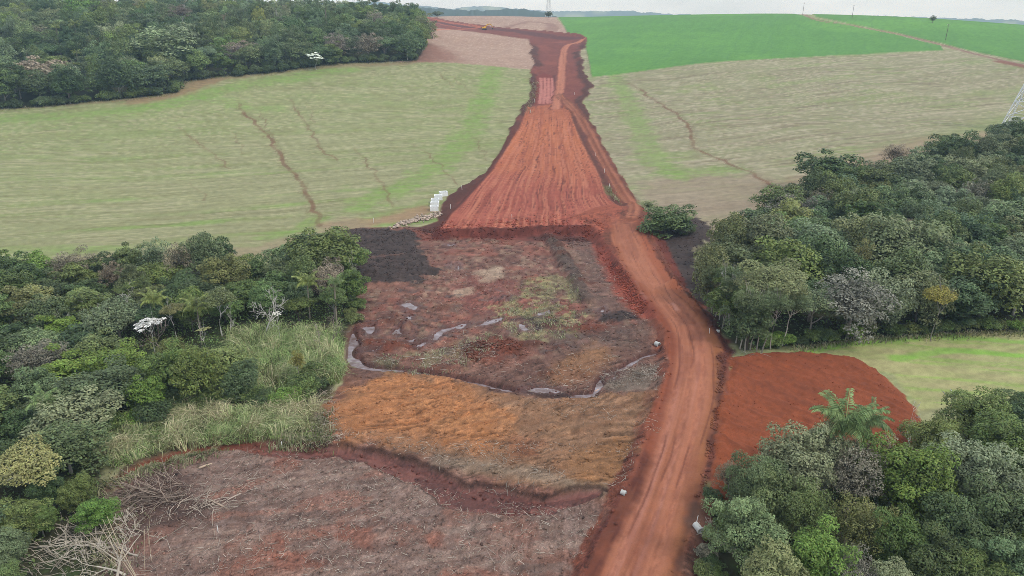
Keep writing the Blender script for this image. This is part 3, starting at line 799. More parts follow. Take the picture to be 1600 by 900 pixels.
def ground_material():
    m, n, l, b = new_mat('soil_and_crop')
    col = n.new('ShaderNodeAttribute'); col.attribute_name = 'Col'
    wet = n.new('ShaderNodeAttribute'); wet.attribute_name = 'wet'
    grit = n.new('ShaderNodeAttribute'); grit.attribute_name = 'grit'
    tc = n.new('ShaderNodeTexCoord')
    n1 = n.new('ShaderNodeTexNoise'); n1.inputs['Scale'].default_value = 6.0; n1.inputs['Detail'].default_value = 5; n1.inputs['Roughness'].default_value = 0.7
    n2 = n.new('ShaderNodeTexNoise'); n2.inputs['Scale'].default_value = 0.45; n2.inputs['Detail'].default_value = 4
    l.new(tc.outputs['Object'], n1.inputs['Vector']); l.new(tc.outputs['Object'], n2.inputs['Vector'])
    r1 = n.new('ShaderNodeMapRange'); r1.inputs['From Min'].default_value = 0.3; r1.inputs['From Max'].default_value = 0.7; r1.inputs['To Min'].default_value = 0.62; r1.inputs['To Max'].default_value = 1.34
    r2 = n.new('ShaderNodeMapRange'); r2.inputs['From Min'].default_value = 0.3; r2.inputs['From Max'].default_value = 0.7; r2.inputs['To Min'].default_value = 0.86; r2.inputs['To Max'].default_value = 1.12
    l.new(n1.outputs['Fac'], r1.inputs['Value']); l.new(n2.outputs['Fac'], r2.inputs['Value'])
    mu = n.new('ShaderNodeMath'); mu.operation = 'MULTIPLY'
    l.new(r1.outputs['Result'], mu.inputs[0]); l.new(r2.outputs['Result'], mu.inputs[1])
    gm = n.new('ShaderNodeMath'); gm.operation = 'MULTIPLY_ADD'
    sb = n.new('ShaderNodeMath'); sb.operation = 'SUBTRACT'; sb.inputs[1].default_value = 1.0
    sc = n.new('ShaderNodeVectorMath'); sc.operation = 'SCALE'
    l.new(col.outputs['Color'], sc.inputs[0]); l.new(mu.outputs['Value'], sb.inputs[0]); l.new(sb.outputs['Value'], gm.inputs[0])
    ga = n.new('ShaderNodeMath'); ga.operation = 'MULTIPLY_ADD'; ga.inputs[1].default_value = 0.75; ga.inputs[2].default_value = 0.25
    l.new(grit.outputs['Fac'], ga.inputs[0]); l.new(ga.outputs['Value'], gm.inputs[1]); gm.inputs[2].default_value = 1.0
    l.new(gm.outputs['Value'], sc.inputs['Scale'])
    l.new(sc.outputs['Vector'], b.inputs['Base Color'])
    ro = n.new('ShaderNodeMapRange'); ro.inputs['To Min'].default_value = 0.95; ro.inputs['To Max'].default_value = 0.38
    l.new(wet.outputs['Fac'], ro.inputs['Value']); l.new(ro.outputs['Result'], b.inputs['Roughness'])
    b.inputs['Specular IOR Level'].default_value = 0.3
    bp = n.new('ShaderNodeBump'); bp.inputs['Distance'].default_value = 0.16
    l.new(n1.outputs['Fac'], bp.inputs['Height']); l.new(grit.outputs['Fac'], bp.inputs['Strength'])
    l.new(bp.outputs['Normal'], b.inputs['Normal'])
    return m

def simple_mat(name, c, rough=0.8, vary=0.25, scale=4.0, spec=0.3, metallic=0.0, bump=0.0):
    m, n, l, b = new_mat(name)
    tc = n.new('ShaderNodeTexCoord')
    t = n.new('ShaderNodeTexNoise'); t.inputs['Scale'].default_value = scale; t.inputs['Detail'].default_value = 4
    l.new(tc.outputs['Object'], t.inputs['Vector'])
    r = n.new('ShaderNodeMapRange'); r.inputs['From Min'].default_value = 0.3; r.inputs['From Max'].default_value = 0.7
    r.inputs['To Min'].default_value = 1 - vary; r.inputs['To Max'].default_value = 1 + vary
    l.new(t.outputs['Fac'], r.inputs['Value'])
    s = n.new('ShaderNodeVectorMath'); s.operation = 'SCALE'; s.inputs[0].default_value = tuple(c)
    l.new(r.outputs['Result'], s.inputs['Scale']); l.new(s.outputs['Vector'], b.inputs['Base Color'])
    b.inputs['Roughness'].default_value = rough
    b.inputs['Specular IOR Level'].default_value = spec
    b.inputs['Metallic'].default_value = metallic
    if bump:
        bp = n.new('ShaderNodeBump'); bp.inputs['Distance'].default_value = bump
        l.new(t.outputs['Fac'], bp.inputs['Height']); l.new(bp.outputs['Normal'], b.inputs['Normal'])
    return m

def tinted_mat(name, rough=0.6, spec=0.35, vary=0.45, trans=0.0, hue=0.0):
    """colour from the object, lightness of every leaf or stem from the attribute 'v'"""
    m, n, l, b = new_mat(name)
    oi = n.new('ShaderNodeObjectInfo')
    at = n.new('ShaderNodeAttribute'); at.attribute_name = 'v'
    r = n.new('ShaderNodeMapRange'); r.inputs['To Min'].default_value = 1 - vary; r.inputs['To Max'].default_value = 1 + vary
    l.new(at.outputs['Fac'], r.inputs['Value'])
    s = n.new('ShaderNodeVectorMath'); s.operation = 'SCALE'
    l.new(oi.outputs['Color'], s.inputs[0]); l.new(r.outputs['Result'], s.inputs['Scale'])
    src = s.outputs['Vector']
    if hue:
        hs = n.new('ShaderNodeHueSaturation')
        ph = n.new('ShaderNodeMapRange'); ph.inputs['To Min'].default_value = 0.5 - hue; ph.inputs['To Max'].default_value = 0.5 + hue * 0.6
        fr = n.new('ShaderNodeMath'); fr.operation = 'MULTIPLY_ADD'; fr.inputs[1].default_value = 7.31
        l.new(at.outputs['Fac'], fr.inputs[0]); l.new(oi.outputs['Random'], fr.inputs[2])
        f2 = n.new('ShaderNodeMath'); f2.operation = 'FRACT'; l.new(fr.outputs[0], f2.inputs[0])
        l.new(f2.outputs[0], ph.inputs['Value']); l.new(ph.outputs['Result'], hs.inputs['Hue'])
        l.new(src, hs.inputs['Color']); src = hs.outputs['Color']
    l.new(src, b.inputs['Base Color'])
    b.inputs['Roughness'].default_value = rough
    b.inputs['Specular IOR Level'].default_value = spec
    if trans:
        tr = n.new('ShaderNodeBsdfTranslucent'); l.new(src, tr.inputs['Color'])
        mx = n.new('ShaderNodeMixShader'); mx.inputs['Fac'].default_value = trans
        out = n['Material Output']
        l.new(b.outputs['BSDF'], mx.inputs[1]); l.new(tr.outputs['BSDF'], mx.inputs[2]); l.new(mx.outputs['Shader'], out.inputs['Surface'])
    return m

M_GROUND = ground_material()
M_LEAF = tinted_mat('leaf', 0.55, 0.3, 0.65, 0.18, 0.025)
M_BARK = tinted_mat('bark', 0.85, 0.2, 0.3)
M_GRASS = tinted_mat('grass_blade', 0.7, 0.3, 0.3, 0.25, 0.03)
M_CONC = simple_mat('concrete', (0.48, 0.48, 0.46), 0.85, 0.12, 2.0, bump=0.02)
M_STEEL = simple_mat('galvanised_steel', (0.72, 0.74, 0.75), 0.6, 0.08, 3.0)
M_BOX = simple_mat('new_concrete', (0.80, 0.81, 0.81), 0.8, 0.08, 2.0)
M_WHITE = simple_mat('white_paint', (0.78, 0.78, 0.76), 0.7, 0.1, 5)
M_WOODP = simple_mat('weathered_wood', (0.13, 0.11, 0.10), 0.9, 0.2, 5)
M_YELLOW = simple_mat('yellow_paint', (0.75, 0.42, 0.03), 0.5, 0.12, 2)
M_DARK = simple_mat('dark_steel', (0.03, 0.03, 0.033), 0.6, 0.2, 3)
M_GLASS = simple_mat('cab_glass', (0.04, 0.05, 0.06), 0.1, 0.1, 3, spec=0.8)
M_STONE = tinted_mat('stone', 0.9, 0.2, 0.35)
M_SHADE = simple_mat('hollow_interior', (0.3, 0.3, 0.29), 0.95, 0.1, 3)

def water_material():
    m, n, l, b = new_mat('silty_water_sky_tint')
    tc = n.new('ShaderNodeTexCoord')
    t = n.new('ShaderNodeTexNoise'); t.inputs['Scale'].default_value = 0.6; t.inputs['Detail'].default_value = 3
    l.new(tc.outputs['Object'], t.inputs['Vector'])
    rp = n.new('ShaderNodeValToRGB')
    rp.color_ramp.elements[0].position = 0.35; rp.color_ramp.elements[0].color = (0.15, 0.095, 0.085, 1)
    rp.color_ramp.elements[1].position = 0.7; rp.color_ramp.elements[1].color = (0.34, 0.295, 0.32, 1)  # lavender end puts reflected sky into the silt colour
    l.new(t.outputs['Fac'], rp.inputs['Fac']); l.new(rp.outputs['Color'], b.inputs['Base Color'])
    b.inputs['Roughness'].default_value = 0.06
    b.inputs['IOR'].default_value = 1.33
    b.inputs['Specular IOR Level'].default_value = 0.8
    t2 = n.new('ShaderNodeTexNoise'); t2.inputs['Scale'].default_value = 3
    l.new(tc.outputs['Object'], t2.inputs['Vector'])
    bp = n.new('ShaderNodeBump'); bp.inputs['Distance'].default_value = 0.01; bp.inputs['Strength'].default_value = 0.3
    l.new(t2.outputs['Fac'], bp.inputs['Height']); l.new(bp.outputs['Normal'], b.inputs['Normal'])
    return m
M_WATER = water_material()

# ------------------------------------------------------------------ mesh helpers
def mesh_np(name, V, Fq, mat, attrs=None, smooth_=False):
    """V (n,3); Fq a list of index arrays (m,3) or (m,4)"""
    me = bpy.data.meshes.new(name)
    V = np.asarray(V, np.float32)
    if not isinstance(Fq, (list, tuple)):
        Fq = [Fq]
    Fq = [np.asarray(f, np.int32) for f in Fq if len(f)]
    me.vertices.add(len(V))
    me.vertices.foreach_set('co', V.ravel())
    loops = np.concatenate([f.ravel() for f in Fq])
    tot = np.concatenate([np.full(len(f), f.shape[1], np.int32) for f in Fq])
    start = np.concatenate([[0], np.cumsum(tot)[:-1]]).astype(np.int32)
    me.loops.add(len(loops))
    me.loops.foreach_set('vertex_index', loops)
    me.polygons.add(len(tot))
    me.polygons.foreach_set('loop_start', start)
    me.polygons.foreach_set('loop_total', tot)
    if smooth_:
        me.polygons.foreach_set('use_smooth', np.ones(len(tot), bool))
    for k, (dom, typ, val) in (attrs or {}).items():
        at = me.attributes.new(k, typ, dom)
        at.data.foreach_set('color' if typ == 'FLOAT_COLOR' else 'value', np.asarray(val, np.float32).ravel())
    me.materials.append(mat)
    me.update(calc_edges=True)
    return me

def unit(v):
    return v / np.maximum(np.linalg.norm(v, axis=-1, keepdims=True), 1e-9)

def link(name, data, parent=None, loc=(0, 0, 0), **props):
    o = bpy.data.objects.new(name, data)
    COL.objects.link(o)
    o.location = loc
    if parent is not None:
        o.parent = parent
    for k, v in props.items():
        o[k] = v
    return o

_half = lambda y: 0.73 * np.maximum(y, 0) + 24
HG = None
def ground_z(x, y):
    x, y = np.atleast_1d(np.asarray(x, float)), np.atleast_1d(np.asarray(y, float))
    r = np.clip(np.searchsorted(rowY, y) - 1, 0, NR - 2)
    fr = np.clip((y - rowY[r]) / (rowY[r + 1] - rowY[r]), 0, 1)
    c = x / _half(y)
    k = np.clip(np.searchsorted(cc, c) - 1, 0, NC - 2)
    fk = np.clip((c - cc[k]) / (cc[k + 1] - cc[k]), 0, 1)
    return (HG[r, k] * (1 - fr) + HG[r + 1, k] * fr) * (1 - fk) + (HG[r, k + 1] * (1 - fr) + HG[r + 1, k + 1] * fr) * fk

# ------------------------------------------------------------------ the ground itself, split by what it is
g1 = vnoise(X / 0.38, Y / 0.45, 611)
g2 = vnoise(X / 0.9 + 5, Y / 1.0, 613)
g3 = vnoise(a / 2.4, q / 0.9, 617)
fieldish = 1 - np.clip(mC + mS + mP, 0, 1)
g4 = vnoise(a / 5.0, q / 1.3, 619)
soilish = np.clip(mC * (1 - mP) * (1 - mRoad), 0, 1)
th_ = 0.35 + (n_huge - 0.5) * 1.6 + 0.5 * (lowm - 0.5)
ca_, sa_ = np.cos(th_), np.sin(th_)
ax_, bx_ = X * ca_ + Y * sa_, -X * sa_ + Y * ca_
scr = fbm(ax_ / 2.6, bx_ / 0.3, 3, 621)                     # scrape marks left by blades and tracks
scr2 = fbm(ax_ / 1.6 + 9, bx_ / 0.22, 2, 623)
gk = 0.22 * smooth(170, 90, Y) * (g1 - 0.5) + 0.16 * (g2 - 0.5) + fieldish * (0.20 * (g3 - 0.5) + 0.14 * (g4 - 0.5)) * np.where(Y > 450, 0.5, 1.0)
brk = smooth(0.38, 0.62, fbm(X / 2.6, Y / 2.6, 3, 631))
brk2 = smooth(0.38, 0.62, fbm(X / 3.4, Y / 3.4, 3, 637))
spk = vnoise(X / 0.24, Y / 0.3, 641)
gk = gk + soilish * (1 - 0.45 * lowm) * (0.34 * brk * (smooth(0.55, 0.68, scr) - smooth(0.45, 0.32, scr)) + 0.28 * brk2 * (smooth(0.58, 0.7, scr2) - smooth(0.42, 0.3, scr2)))
gk = gk + soilish * smooth(150, 100, Y) * (0.4 + 0.3 * lowm) * (smooth(0.8, 0.95, spk) - smooth(0.2, 0.05, spk))
H -= soilish * (1 - 0.7 * lowm) * brk * (smooth(0.45, 0.3, scr) * 0.10 - smooth(0.55, 0.7, scr) * 0.08)
soil_all = np.clip(np.maximum(mS, np.maximum(np.maximum(mP, mRoad), np.maximum(top, mA))), 0, 1)
hot = np.clip(np.maximum(np.maximum(mRoad, top), np.maximum(mA, np.maximum(mH, mU))), 0, 1)
CO *= (1 - 0.09 * np.clip(fieldish * (1 - hot) * smooth(150, 170, Y) * smooth(520, 440, Y), 0, 1))[:, None].astype(np.float32)
CO *= (0.93 - soil_all[:, None] * np.array([0.06, 0.08, 0.10]) - hot[:, None] * np.array([0.12, 0.09, 0.09])).astype(np.float32)
CO *= np.clip(1 + gk * np.where(mRoad > 0.5, 0.25, 1.0), 0.4, 1.8)[:, None].astype(np.float32)
H = H + (vnoise(X / 0.45, Y / 0.45, 601) - 0.5) * 0.10 * GRIT * smooth(200, 120, Y)
HG = H.reshape(NR, NC)
REG[:] = np.where(Y < 150, 8, np.where((mR > 0.5) | (X > 12 + 0.03 * Y), 1, 0))
REG[mT > 0.5] = 2
REG[sdf(crop1, X, Y, 30) < 0] = 3
REG[sdf(crop2, X, Y, 30) < 0] = 4
REG[mK > 0.5] = 5
REG[mM > 0.5] = 6
REG[mW > 0.5] = 7
REG[(mC > 0.5)] = 8
REG[mS > 0.5] = 9
REG[((dF < 2.8) & (Y < 372)) | (dA < 2.5)] = 10
REG[mP > 0.5] = 11
REG[(mU > 0.5) | (mH > 0.5) | (mRoad > 0.5)] = 12
REG[Y < 56.6] = np.where(REG[Y < 56.6] == 8, 7, REG[Y < 56.6])
REGN = [('stubble_field', 'pale green stubble field on the slope beside the hill wood'),
    ('stubble_field', 'tan stubble field on the slope below the bright green crop'),
    ('ploughed_field', 'bare pinkish brown field between hill wood and earthworks'),
    ('crop_field', 'bright green crop field on the hilltop beside the red earthworks'),
    ('crop_field', 'bright green crop field beyond the farm track near the poles'),
    ('farm_track', 'narrow pink farm track between the two green crops'),
    ('meadow', 'small yellow green meadow beside the spread brown soil'),
    ('forest_floor', 'dark leaf litter under the woods'),
    ('cleared_ground', 'churned brown valley floor cleared of trees'),
    ('earthworks', 'dark red stripped strip climbing the hill'),
    ('embankment', 'raised orange red earth fill with roller streaks'),
    ('spread_soil', 'freshly spread rust brown soil beside the meadow'),
    ('dirt_road', 'rutted red dirt road winding up the valley')]
VX3 = np.stack([X, Y, H], 1)
ii = np.arange((NR - 1) * (NC - 1))
rr, kk = ii // (NC - 1), ii % (NC - 1)
v0 = rr * NC + kk
QU = np.stack([v0, v0 + 1, v0 + NC + 1, v0 + NC], 1)
freg = REG[QU[:, 0]]
CO4 = np.concatenate([np.clip(CO, 0, 1), np.ones((N, 1))], 1)
for rid, (nm, lab) in enumerate(REGN):
    fsel = QU[freg == rid]
    if not len(fsel):
        continue
    used, inv = np.unique(fsel, return_inverse=True)
    me = mesh_np(nm, VX3[used], inv.reshape(fsel.shape), M_GROUND,
                 {'Col': ('POINT', 'FLOAT_COLOR', CO4[used]), 'wet': ('POINT', 'FLOAT', WET[used]), 'grit': ('POINT', 'FLOAT', GRIT[used])}, True)
    link(nm, me, kind='structure', label=lab)

# water sheets
def strip_mesh(name, L, hw, level, extra):
    P = L.p
    t = np.gradient(P, axis=0)
    t /= np.linalg.norm(t, axis=1)[:, None]
    nrm = np.stack([t[:, 1], -t[:, 0]], 1)
    w = np.interp(L.u, np.arange(len(hw)), hw) + extra
    z = base_z(P[:, 0], P[:, 1]) + level
    k = np.linspace(-1, 1, 5)
    V = np.stack([np.stack([P[:, 0] + nrm[:, 0] * w * kk_, P[:, 1] + nrm[:, 1] * w * kk_, z], 1) for kk_ in k], 1).reshape(-1, 3)
    n = len(P)
    i = np.arange(n - 1)[:, None] * 5 + np.arange(4)[None]
    i = i.ravel()
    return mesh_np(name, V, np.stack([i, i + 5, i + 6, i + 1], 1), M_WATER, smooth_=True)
for (nm, L, hw, level, bank), lab in zip(WATER, ('silty water ditch curving along the ochre flat', 'short water ditch running down from the pipe by the road bend')):
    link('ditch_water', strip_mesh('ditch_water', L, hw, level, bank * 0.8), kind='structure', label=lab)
for P, c, zc in PUDDLES:
    e1, e2 = np.roll(P.p, -1, 0) - P.p, P.p - np.roll(P.p, 1, 0)
    area = 0.5 * (P.p[:, 0] * np.roll(P.p[:, 1], -1) - np.roll(P.p[:, 0], -1) * P.p[:, 1]).sum()
    nn_ = unit(unit(np.stack([e1[:, 1], -e1[:, 0]], 1)) + unit(np.stack([e2[:, 1], -e2[:, 0]], 1))) * (1 if area > 0 else -1)
    V2 = P.p + nn_ * 0.7
    me = bpy.data.meshes.new('puddle')
    me.from_pydata([(x_, y_, zc) for x_, y_ in V2], [], [tuple(range(len(V2)))[::1 if area > 0 else -1]])
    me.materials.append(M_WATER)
    me.update()
    link('puddle', me, kind='structure', label='shallow puddle on the churned red mud')

# ------------------------------------------------------------------ far country
def hills():
    az = np.linspace(-0.95, 0.95, 900)
    rr_ = np.array([1300, 1700, 2050, 2200, 2300, 2400, 2500, 2560, 2620, 2700, 2800, 3000, 3400, 4000, 4600, 5000, 5300, 5600, 5850, 6000, 6150, 6500, 7000, 7600.])
    A, R = np.meshgrid(az, rr_)
    x, y = R * np.sin(A), R * np.cos(A)
    pxs = 800 + 1101 / 1.0705 * np.tan(az)
    def ridge(tbl, dist, lift=4.5):
        t = np.array(tbl, float)
        yy = np.interp(pxs, t[:, 0], t[:, 1]) - lift
        return 55 + dist * np.tan(np.arctan((450 - yy) / F) - PITCH)
    near = ridge([(-500, 18), (0, 16), (300, 16), (560, 15), (600, 15), (640, 12), (670, 16), (700, 18), (760, 21), (800, 18), (822, 19), (845, 25), (870, 34), (1000, 42), (1400, 44), (1600, 44), (2200, 40)], 2560)
    far = ridge([(-500, 14), (300, 12), (570, 9), (600, 7), (625, 8), (650, 12), (690, 15), (720, 18), (755, 14), (775, 15), (800, 18), (850, 22), (900, 22), (950, 21), (985, 24), (1020, 27), (1100, 28), (1300, 30), (1500, 36), (1560, 38), (1620, 40), (2200, 36)], 6000)
    z = np.full(A.shape, -40.0)
    z += 25 * fbm(x / 900, y / 900, 4, 701)
    bump = np.exp(-((R - 2560) / 300) ** 2)
    z = z * (1 - bump) + near[None] * bump
    bump = np.exp(-((R - 6000) / 700) ** 2)
    z = z * (1 - bump) + far[None] * bump
    z += (fbm(A * 260, R / 300, 3, 703) - 0.5) * np.where(R > 4000, 16, 11) * (R > 2100)
    V = np.stack([x.ravel(), y.ravel(), z.ravel()], 1)
    nr, nc = A.shape
    i = (np.arange(nr - 1)[:, None] * nc + np.arange(nc - 1)[None]).ravel()
    w = fbm(x.ravel() / 160, y.ravel() / 160, 4, 709)
    c = mixc(C(44, 60, 36), C(128, 134, 92), smooth(0.55, 0.68, w) * (R.ravel() > 2800))
    c = np.concatenate([c, np.ones((len(c), 1))], 1)
    z0 = np.zeros(len(V))
    me = mesh_np('hills', V, np.stack([i, i + 1, i + nc + 1, i + nc], 1), M_GROUND, {'Col': ('POINT', 'FLOAT_COLOR', c), 'wet': ('POINT', 'FLOAT', z0), 'grit': ('POINT', 'FLOAT', z0)}, True)
    link('hills', me, kind='structure', label='blue wooded hills far beyond the fields')
hills()

def haze():
    x0, x1, y0, y1, z0, z1 = -7500, 7500, -400, 8000, -90, 190
    V = [(x, y, z) for z in (z0, z1) for y in (y0, y1) for x in (x0, x1)]
    me = bpy.data.meshes.new('haze')
    me.from_pydata(V, [], [(0, 2, 3, 1), (4, 5, 7, 6), (0, 1, 5, 4), (2, 6, 7, 3), (0, 4, 6, 2), (1, 3, 7, 5)])
    m = bpy.data.materials.new('haze')
    m.use_nodes = True
    n, l = m.node_tree.nodes, m.node_tree.links
    n.clear()
    out = n.new('ShaderNodeOutputMaterial')
    v = n.new('ShaderNodeVolumePrincipled')
    v.inputs['Color'].default_value = (0.52, 0.74, 1.0, 1)
    v.inputs['Absorption Color'].default_value = (1, 1, 1, 1)
    v.inputs['Density'].default_value = 0.00017
    l.new(v.outputs['Volume'], out.inputs['Volume'])
    me.materials.append(m)
    link('haze', me, kind='stuff', label='thin blue haze over the far country')
haze()
#@@VEG
# ------------------------------------------------------------------ plant meshes
class Geo:
    def __init__(self):
        self.V, self.Q, self.T, self.v, self.n = [], [], [], [], 0
    def quads(self, V, v):
        k = len(V) // 4
        self.V.append(V); self.v.append(np.repeat(v, 4))
        self.Q.append(np.arange(4 * k).reshape(k, 4) + self.n)
        self.n += 4 * k
    def tube(self, pts, rad, sides=5, v=0.5, cap=True):
        pts = np.asarray(pts, float)
        t = np.gradient(pts, axis=0)
        t /= np.maximum(np.linalg.norm(t, axis=1), 1e-9)[:, None]
        ref = np.where(np.abs(t[:, 2:3]) > 0.9, [[1.0, 0, 0]], [[0, 0, 1.0]])
        a = np.cross(t, ref); a /= np.maximum(np.linalg.norm(a, axis=1), 1e-9)[:, None]
        b = np.cross(t, a)
        th = np.arange(sides) * 2 * math.pi / sides
        rad = np.asarray(rad, float)
        V = pts[:, None] + rad[:, None, None] * (a[:, None] * np.cos(th)[None, :, None] + b[:, None] * np.sin(th)[None, :, None])
        n = len(pts)
        self.V.append(V.reshape(-1, 3)); self.v.append(np.full(n * sides, v))
        i, j = np.meshgrid(np.arange(n - 1), np.arange(sides), indexing='ij')
        i, j = i.ravel(), j.ravel()
        self.Q.append(np.stack([i * sides + j, i * sides + (j + 1) % sides, (i + 1) * sides + (j + 1) % sides, (i + 1) * sides + j], 1) + self.n)
        if cap:
            e = (n - 1) * sides + self.n
            if sides == 4:
                self.Q.append(np.array([[e, e + 1, e + 2, e + 3]]))
            else:
                self.T.append(np.array([[e, e + k, e + k + 1] for k in range(1, sides - 1)]))
        self.n += n * sides
    def mesh(self, name, mat, smooth_=False):
        f = []
        if self.Q: f.append(np.concatenate(self.Q))
        if self.T: f.append(np.concatenate(self.T))
        return mesh_np(name, np.concatenate(self.V), f, mat, {'v': ('POINT', 'FLOAT', np.concatenate(self.v))}, smooth_)

def leaf_verts(c, n, L, W, rng):
    t = unit(np.cross(n, rng.normal(size=c.shape)))
    b = np.cross(n, t)
    L, W = np.broadcast_to(L, len(c))[:, None], np.broadcast_to(W, len(c))[:, None]
    k = rng.uniform(0.75, 1.25, (len(c), 1))
    return np.stack([c + t * L * k, c + b * W * k + n * W * 0.25, c - t * L * k, c - b * W * k + n * W * 0.25], 1).reshape(-1, 3)

def crown_mesh(name, seed, puffs, leaves, leaf, flat=0.75, pr=(0.26, 0.42), low=-0.45, dens=1.0, shape=0.0, mat=None):
    """a crown of leaf sprays gathered in uneven clumps round an open middle; unit horizontal radius"""
    rng = np.random.default_rng(seed)
    i = np.arange(puffs) + 0.5
    z = 1 - (1 - low) * i / puffs
    ph = i * 2.39996 + rng.uniform(0, 6.3)
    rxy = np.sqrt(np.maximum(1 - z * z, 0))
    D = np.stack([rxy * np.cos(ph), rxy * np.sin(ph), z], 1)
    lob = 1 + 0.2 * np.sin(ph * 2 + seed) + 0.17 * np.sin(ph * 3 + seed * 1.7) + rng.normal(0, 0.07, puffs)
    Cn = D * rng.uniform(0.45, 0.95, (puffs, 1)) * lob[:, None] + rng.normal(0, 0.05, (puffs, 3))
    Cn[:, 2] = Cn[:, 2] * flat + shape * (Cn[:, 0] ** 2 + Cn[:, 1] ** 2)
    R = rng.uniform(pr[0], pr[1], puffs)
    g = Geo()
    pb = rng.uniform(0, 1, puffs)
    idx = rng.choice(puffs, leaves, p=R ** 2 / (R ** 2).sum())
    d = unit(rng.normal(size=(leaves, 3)))
    d[:, 2] = np.where(d[:, 2] < -0.3, -d[:, 2] * 0.6, d[:, 2])
    d = unit(d)
    rad = R[idx] * rng.uniform(0.72, 1.08, leaves) * (1 + 0.2 * np.sin(d[:, 0] * 7 + idx) * np.cos(d[:, 1] * 6 + idx * 2))
    sq = np.array([1, 1, 0.82])
    P = Cn[idx] + d * rad[:, None] * sq
    dist = np.linalg.norm((P[:, None] - Cn[None]) / sq, axis=2) / R[None]
    dist[np.arange(leaves), idx] = 9
    keep = dist.min(1) > 0.78
    keep &= rng.uniform(size=leaves) < dens
    P, d, idx = P[keep], d[keep], idx[keep]
    n = unit(d * 0.7 + np.array([0, 0, 0.7]) + rng.normal(0, 0.38, P.shape))
    v = np.clip(0.55 * rng.uniform(size=len(P)) + 0.45 * pb[idx], 0, 1)
    g.quads(leaf_verts(P, n, leaf, leaf * 0.55, rng), v)
    m = int(leaves * 0.10 * dens)                                # loose inner leaves
    P = unit(rng.normal(size=(m, 3))) * rng.uniform(0.1, 0.62, (m, 1)) * np.array([1, 1, flat])
    g.quads(leaf_verts(P, unit(rng.normal(size=P.shape)), leaf * 1.9, leaf * 1.3, rng), rng.uniform(0, 0.5, m))
    return g.mesh(name, mat or M_LEAF)

def branch(g, p, d, length, r, depth, rng, spread=0.75, up=0.15, sides=3, kids=(2, 4), seg=3, shrink=0.66):
    pts, rad = [p], [r]
    for s in range(seg):
        d = unit(d + rng.normal(0, 0.16, 3) + np.array([0, 0, up * 0.25]))
        p = p + d * length / seg
        pts.append(p); rad.append(r * (1 - 0.55 * (s + 1) / seg))
    g.tube(pts, rad, sides + (1 if depth > 2 else 0), rng.uniform(0.3, 0.8), cap=False)
    if depth <= 0:
        return
    for k in range(rng.integers(kids[0], kids[1] + 1)):
        j = rng.integers(1, seg + 1)
        nd = unit(d + rng.normal(0, spread, 3) + np.array([0, 0, up]))
        branch(g, np.array(pts[j]), nd, length * shrink * rng.uniform(0.75, 1.15), max(rad[j] * 0.7, 0.0025), depth - 1, rng, spread, up, sides, kids, seg, shrink)

def trunk_mesh(name, seed, lean=0.06, limbs=6, first=0.4, r=0.05, spread=0.55):
    rng = np.random.default_rng(seed)
    g = Geo()
    off = rng.normal(0, lean, 2)
    zz = np.linspace(-0.04, 1.0, 6)
    pts = np.stack([off[0] * zz ** 2 + rng.normal(0, lean * 0.15, 6), off[1] * zz ** 2 + rng.normal(0, lean * 0.15, 6), zz], 1)
    pts[0, :2] = 0
    g.tube(pts, np.linspace(r * 1.25, r * 0.35, 6), 6, 0.5)
    for k in range(limbs):
        t = first + (0.95 - first) * k / limbs
        p = np.array([np.interp(t, zz, pts[:, i]) for i in range(3)])
        a = k * 2.4 + rng.uniform(0, 0.8)
        e = p + np.array([math.cos(a) * spread, math.sin(a) * spread, rng.uniform(0.18, 0.42)])
        m = (p + e) / 2 + np.array([0, 0, -0.03])
        g.tube([p, m, e], [r * 0.5, r * 0.36, r * 0.14], 4, 0.6)
        for q_ in range(2):
            e2 = m + (e - m) * 0.6 + rng.normal(0, 0.16, 3) + np.array([0, 0, 0.12])
            g.tube([m, (m + e2) / 2, e2], [r * 0.3, r * 0.2, r * 0.08], 3, 0.6, cap=False)
    return g.mesh(name, M_BARK, True)

def bare_mesh(name, seed, depth=4, spread=0.6, up=0.25, stem=0.35, r=0.028, kids=(2, 4)):
    rng = np.random.default_rng(seed)
    g = Geo()
    branch(g, np.array([0, 0, -0.02]), unit(np.array([rng.normal(0, .1), rng.normal(0, .1), 1.0])), stem, r, depth, rng, spread, up, 3, kids)
    return g

CR = {}
for k in range(4):
    CR['dome%d' % k] = crown_mesh('crown', 10 + k, 56 + 6 * k, 11000, 0.05, 0.78 + 0.06 * k, (0.17, 0.38), -0.85)
for k in range(2):
    CR['tall%d' % k] = crown_mesh('crown', 20 + k, 46, 9500, 0.05, 1.15, (0.15, 0.34), -0.9)
    CR['flat%d' % k] = crown_mesh('crown', 30 + k, 44, 8000, 0.045, 0.42, (0.2, 0.32), -0.1)
    CR['loose%d' % k] = crown_mesh('crown', 40 + k, 64, 8000, 0.036, 0.85, (0.14, 0.3), -0.8, 0.8)
for k in range(4):
    CR['fine%d' % k] = crown_mesh('crown', 50 + k, 70 + 8 * k, 21000, 0.034, 0.8 + 0.08 * (k % 2), (0.13, 0.32), -0.85)
CR['fineloose'] = crown_mesh('crown', 58, 90, 14000, 0.026, 0.85, (0.12, 0.26), -0.6, 0.75)
for k in range(2):
    CR['bush%d' % k] = crown_mesh('foliage', 60 + k, 26, 4200, 0.085, 0.8, (0.3, 0.46), -0.3)
TR = {}
for k in range(3):
    TR['t%d' % k] = trunk_mesh('trunk', 70 + k)
    TR['s%d' % k] = trunk_mesh('trunk', 80 + k, lean=0.25, limbs=6, first=0.62, r=0.035, spread=0.5)
BARE = {}
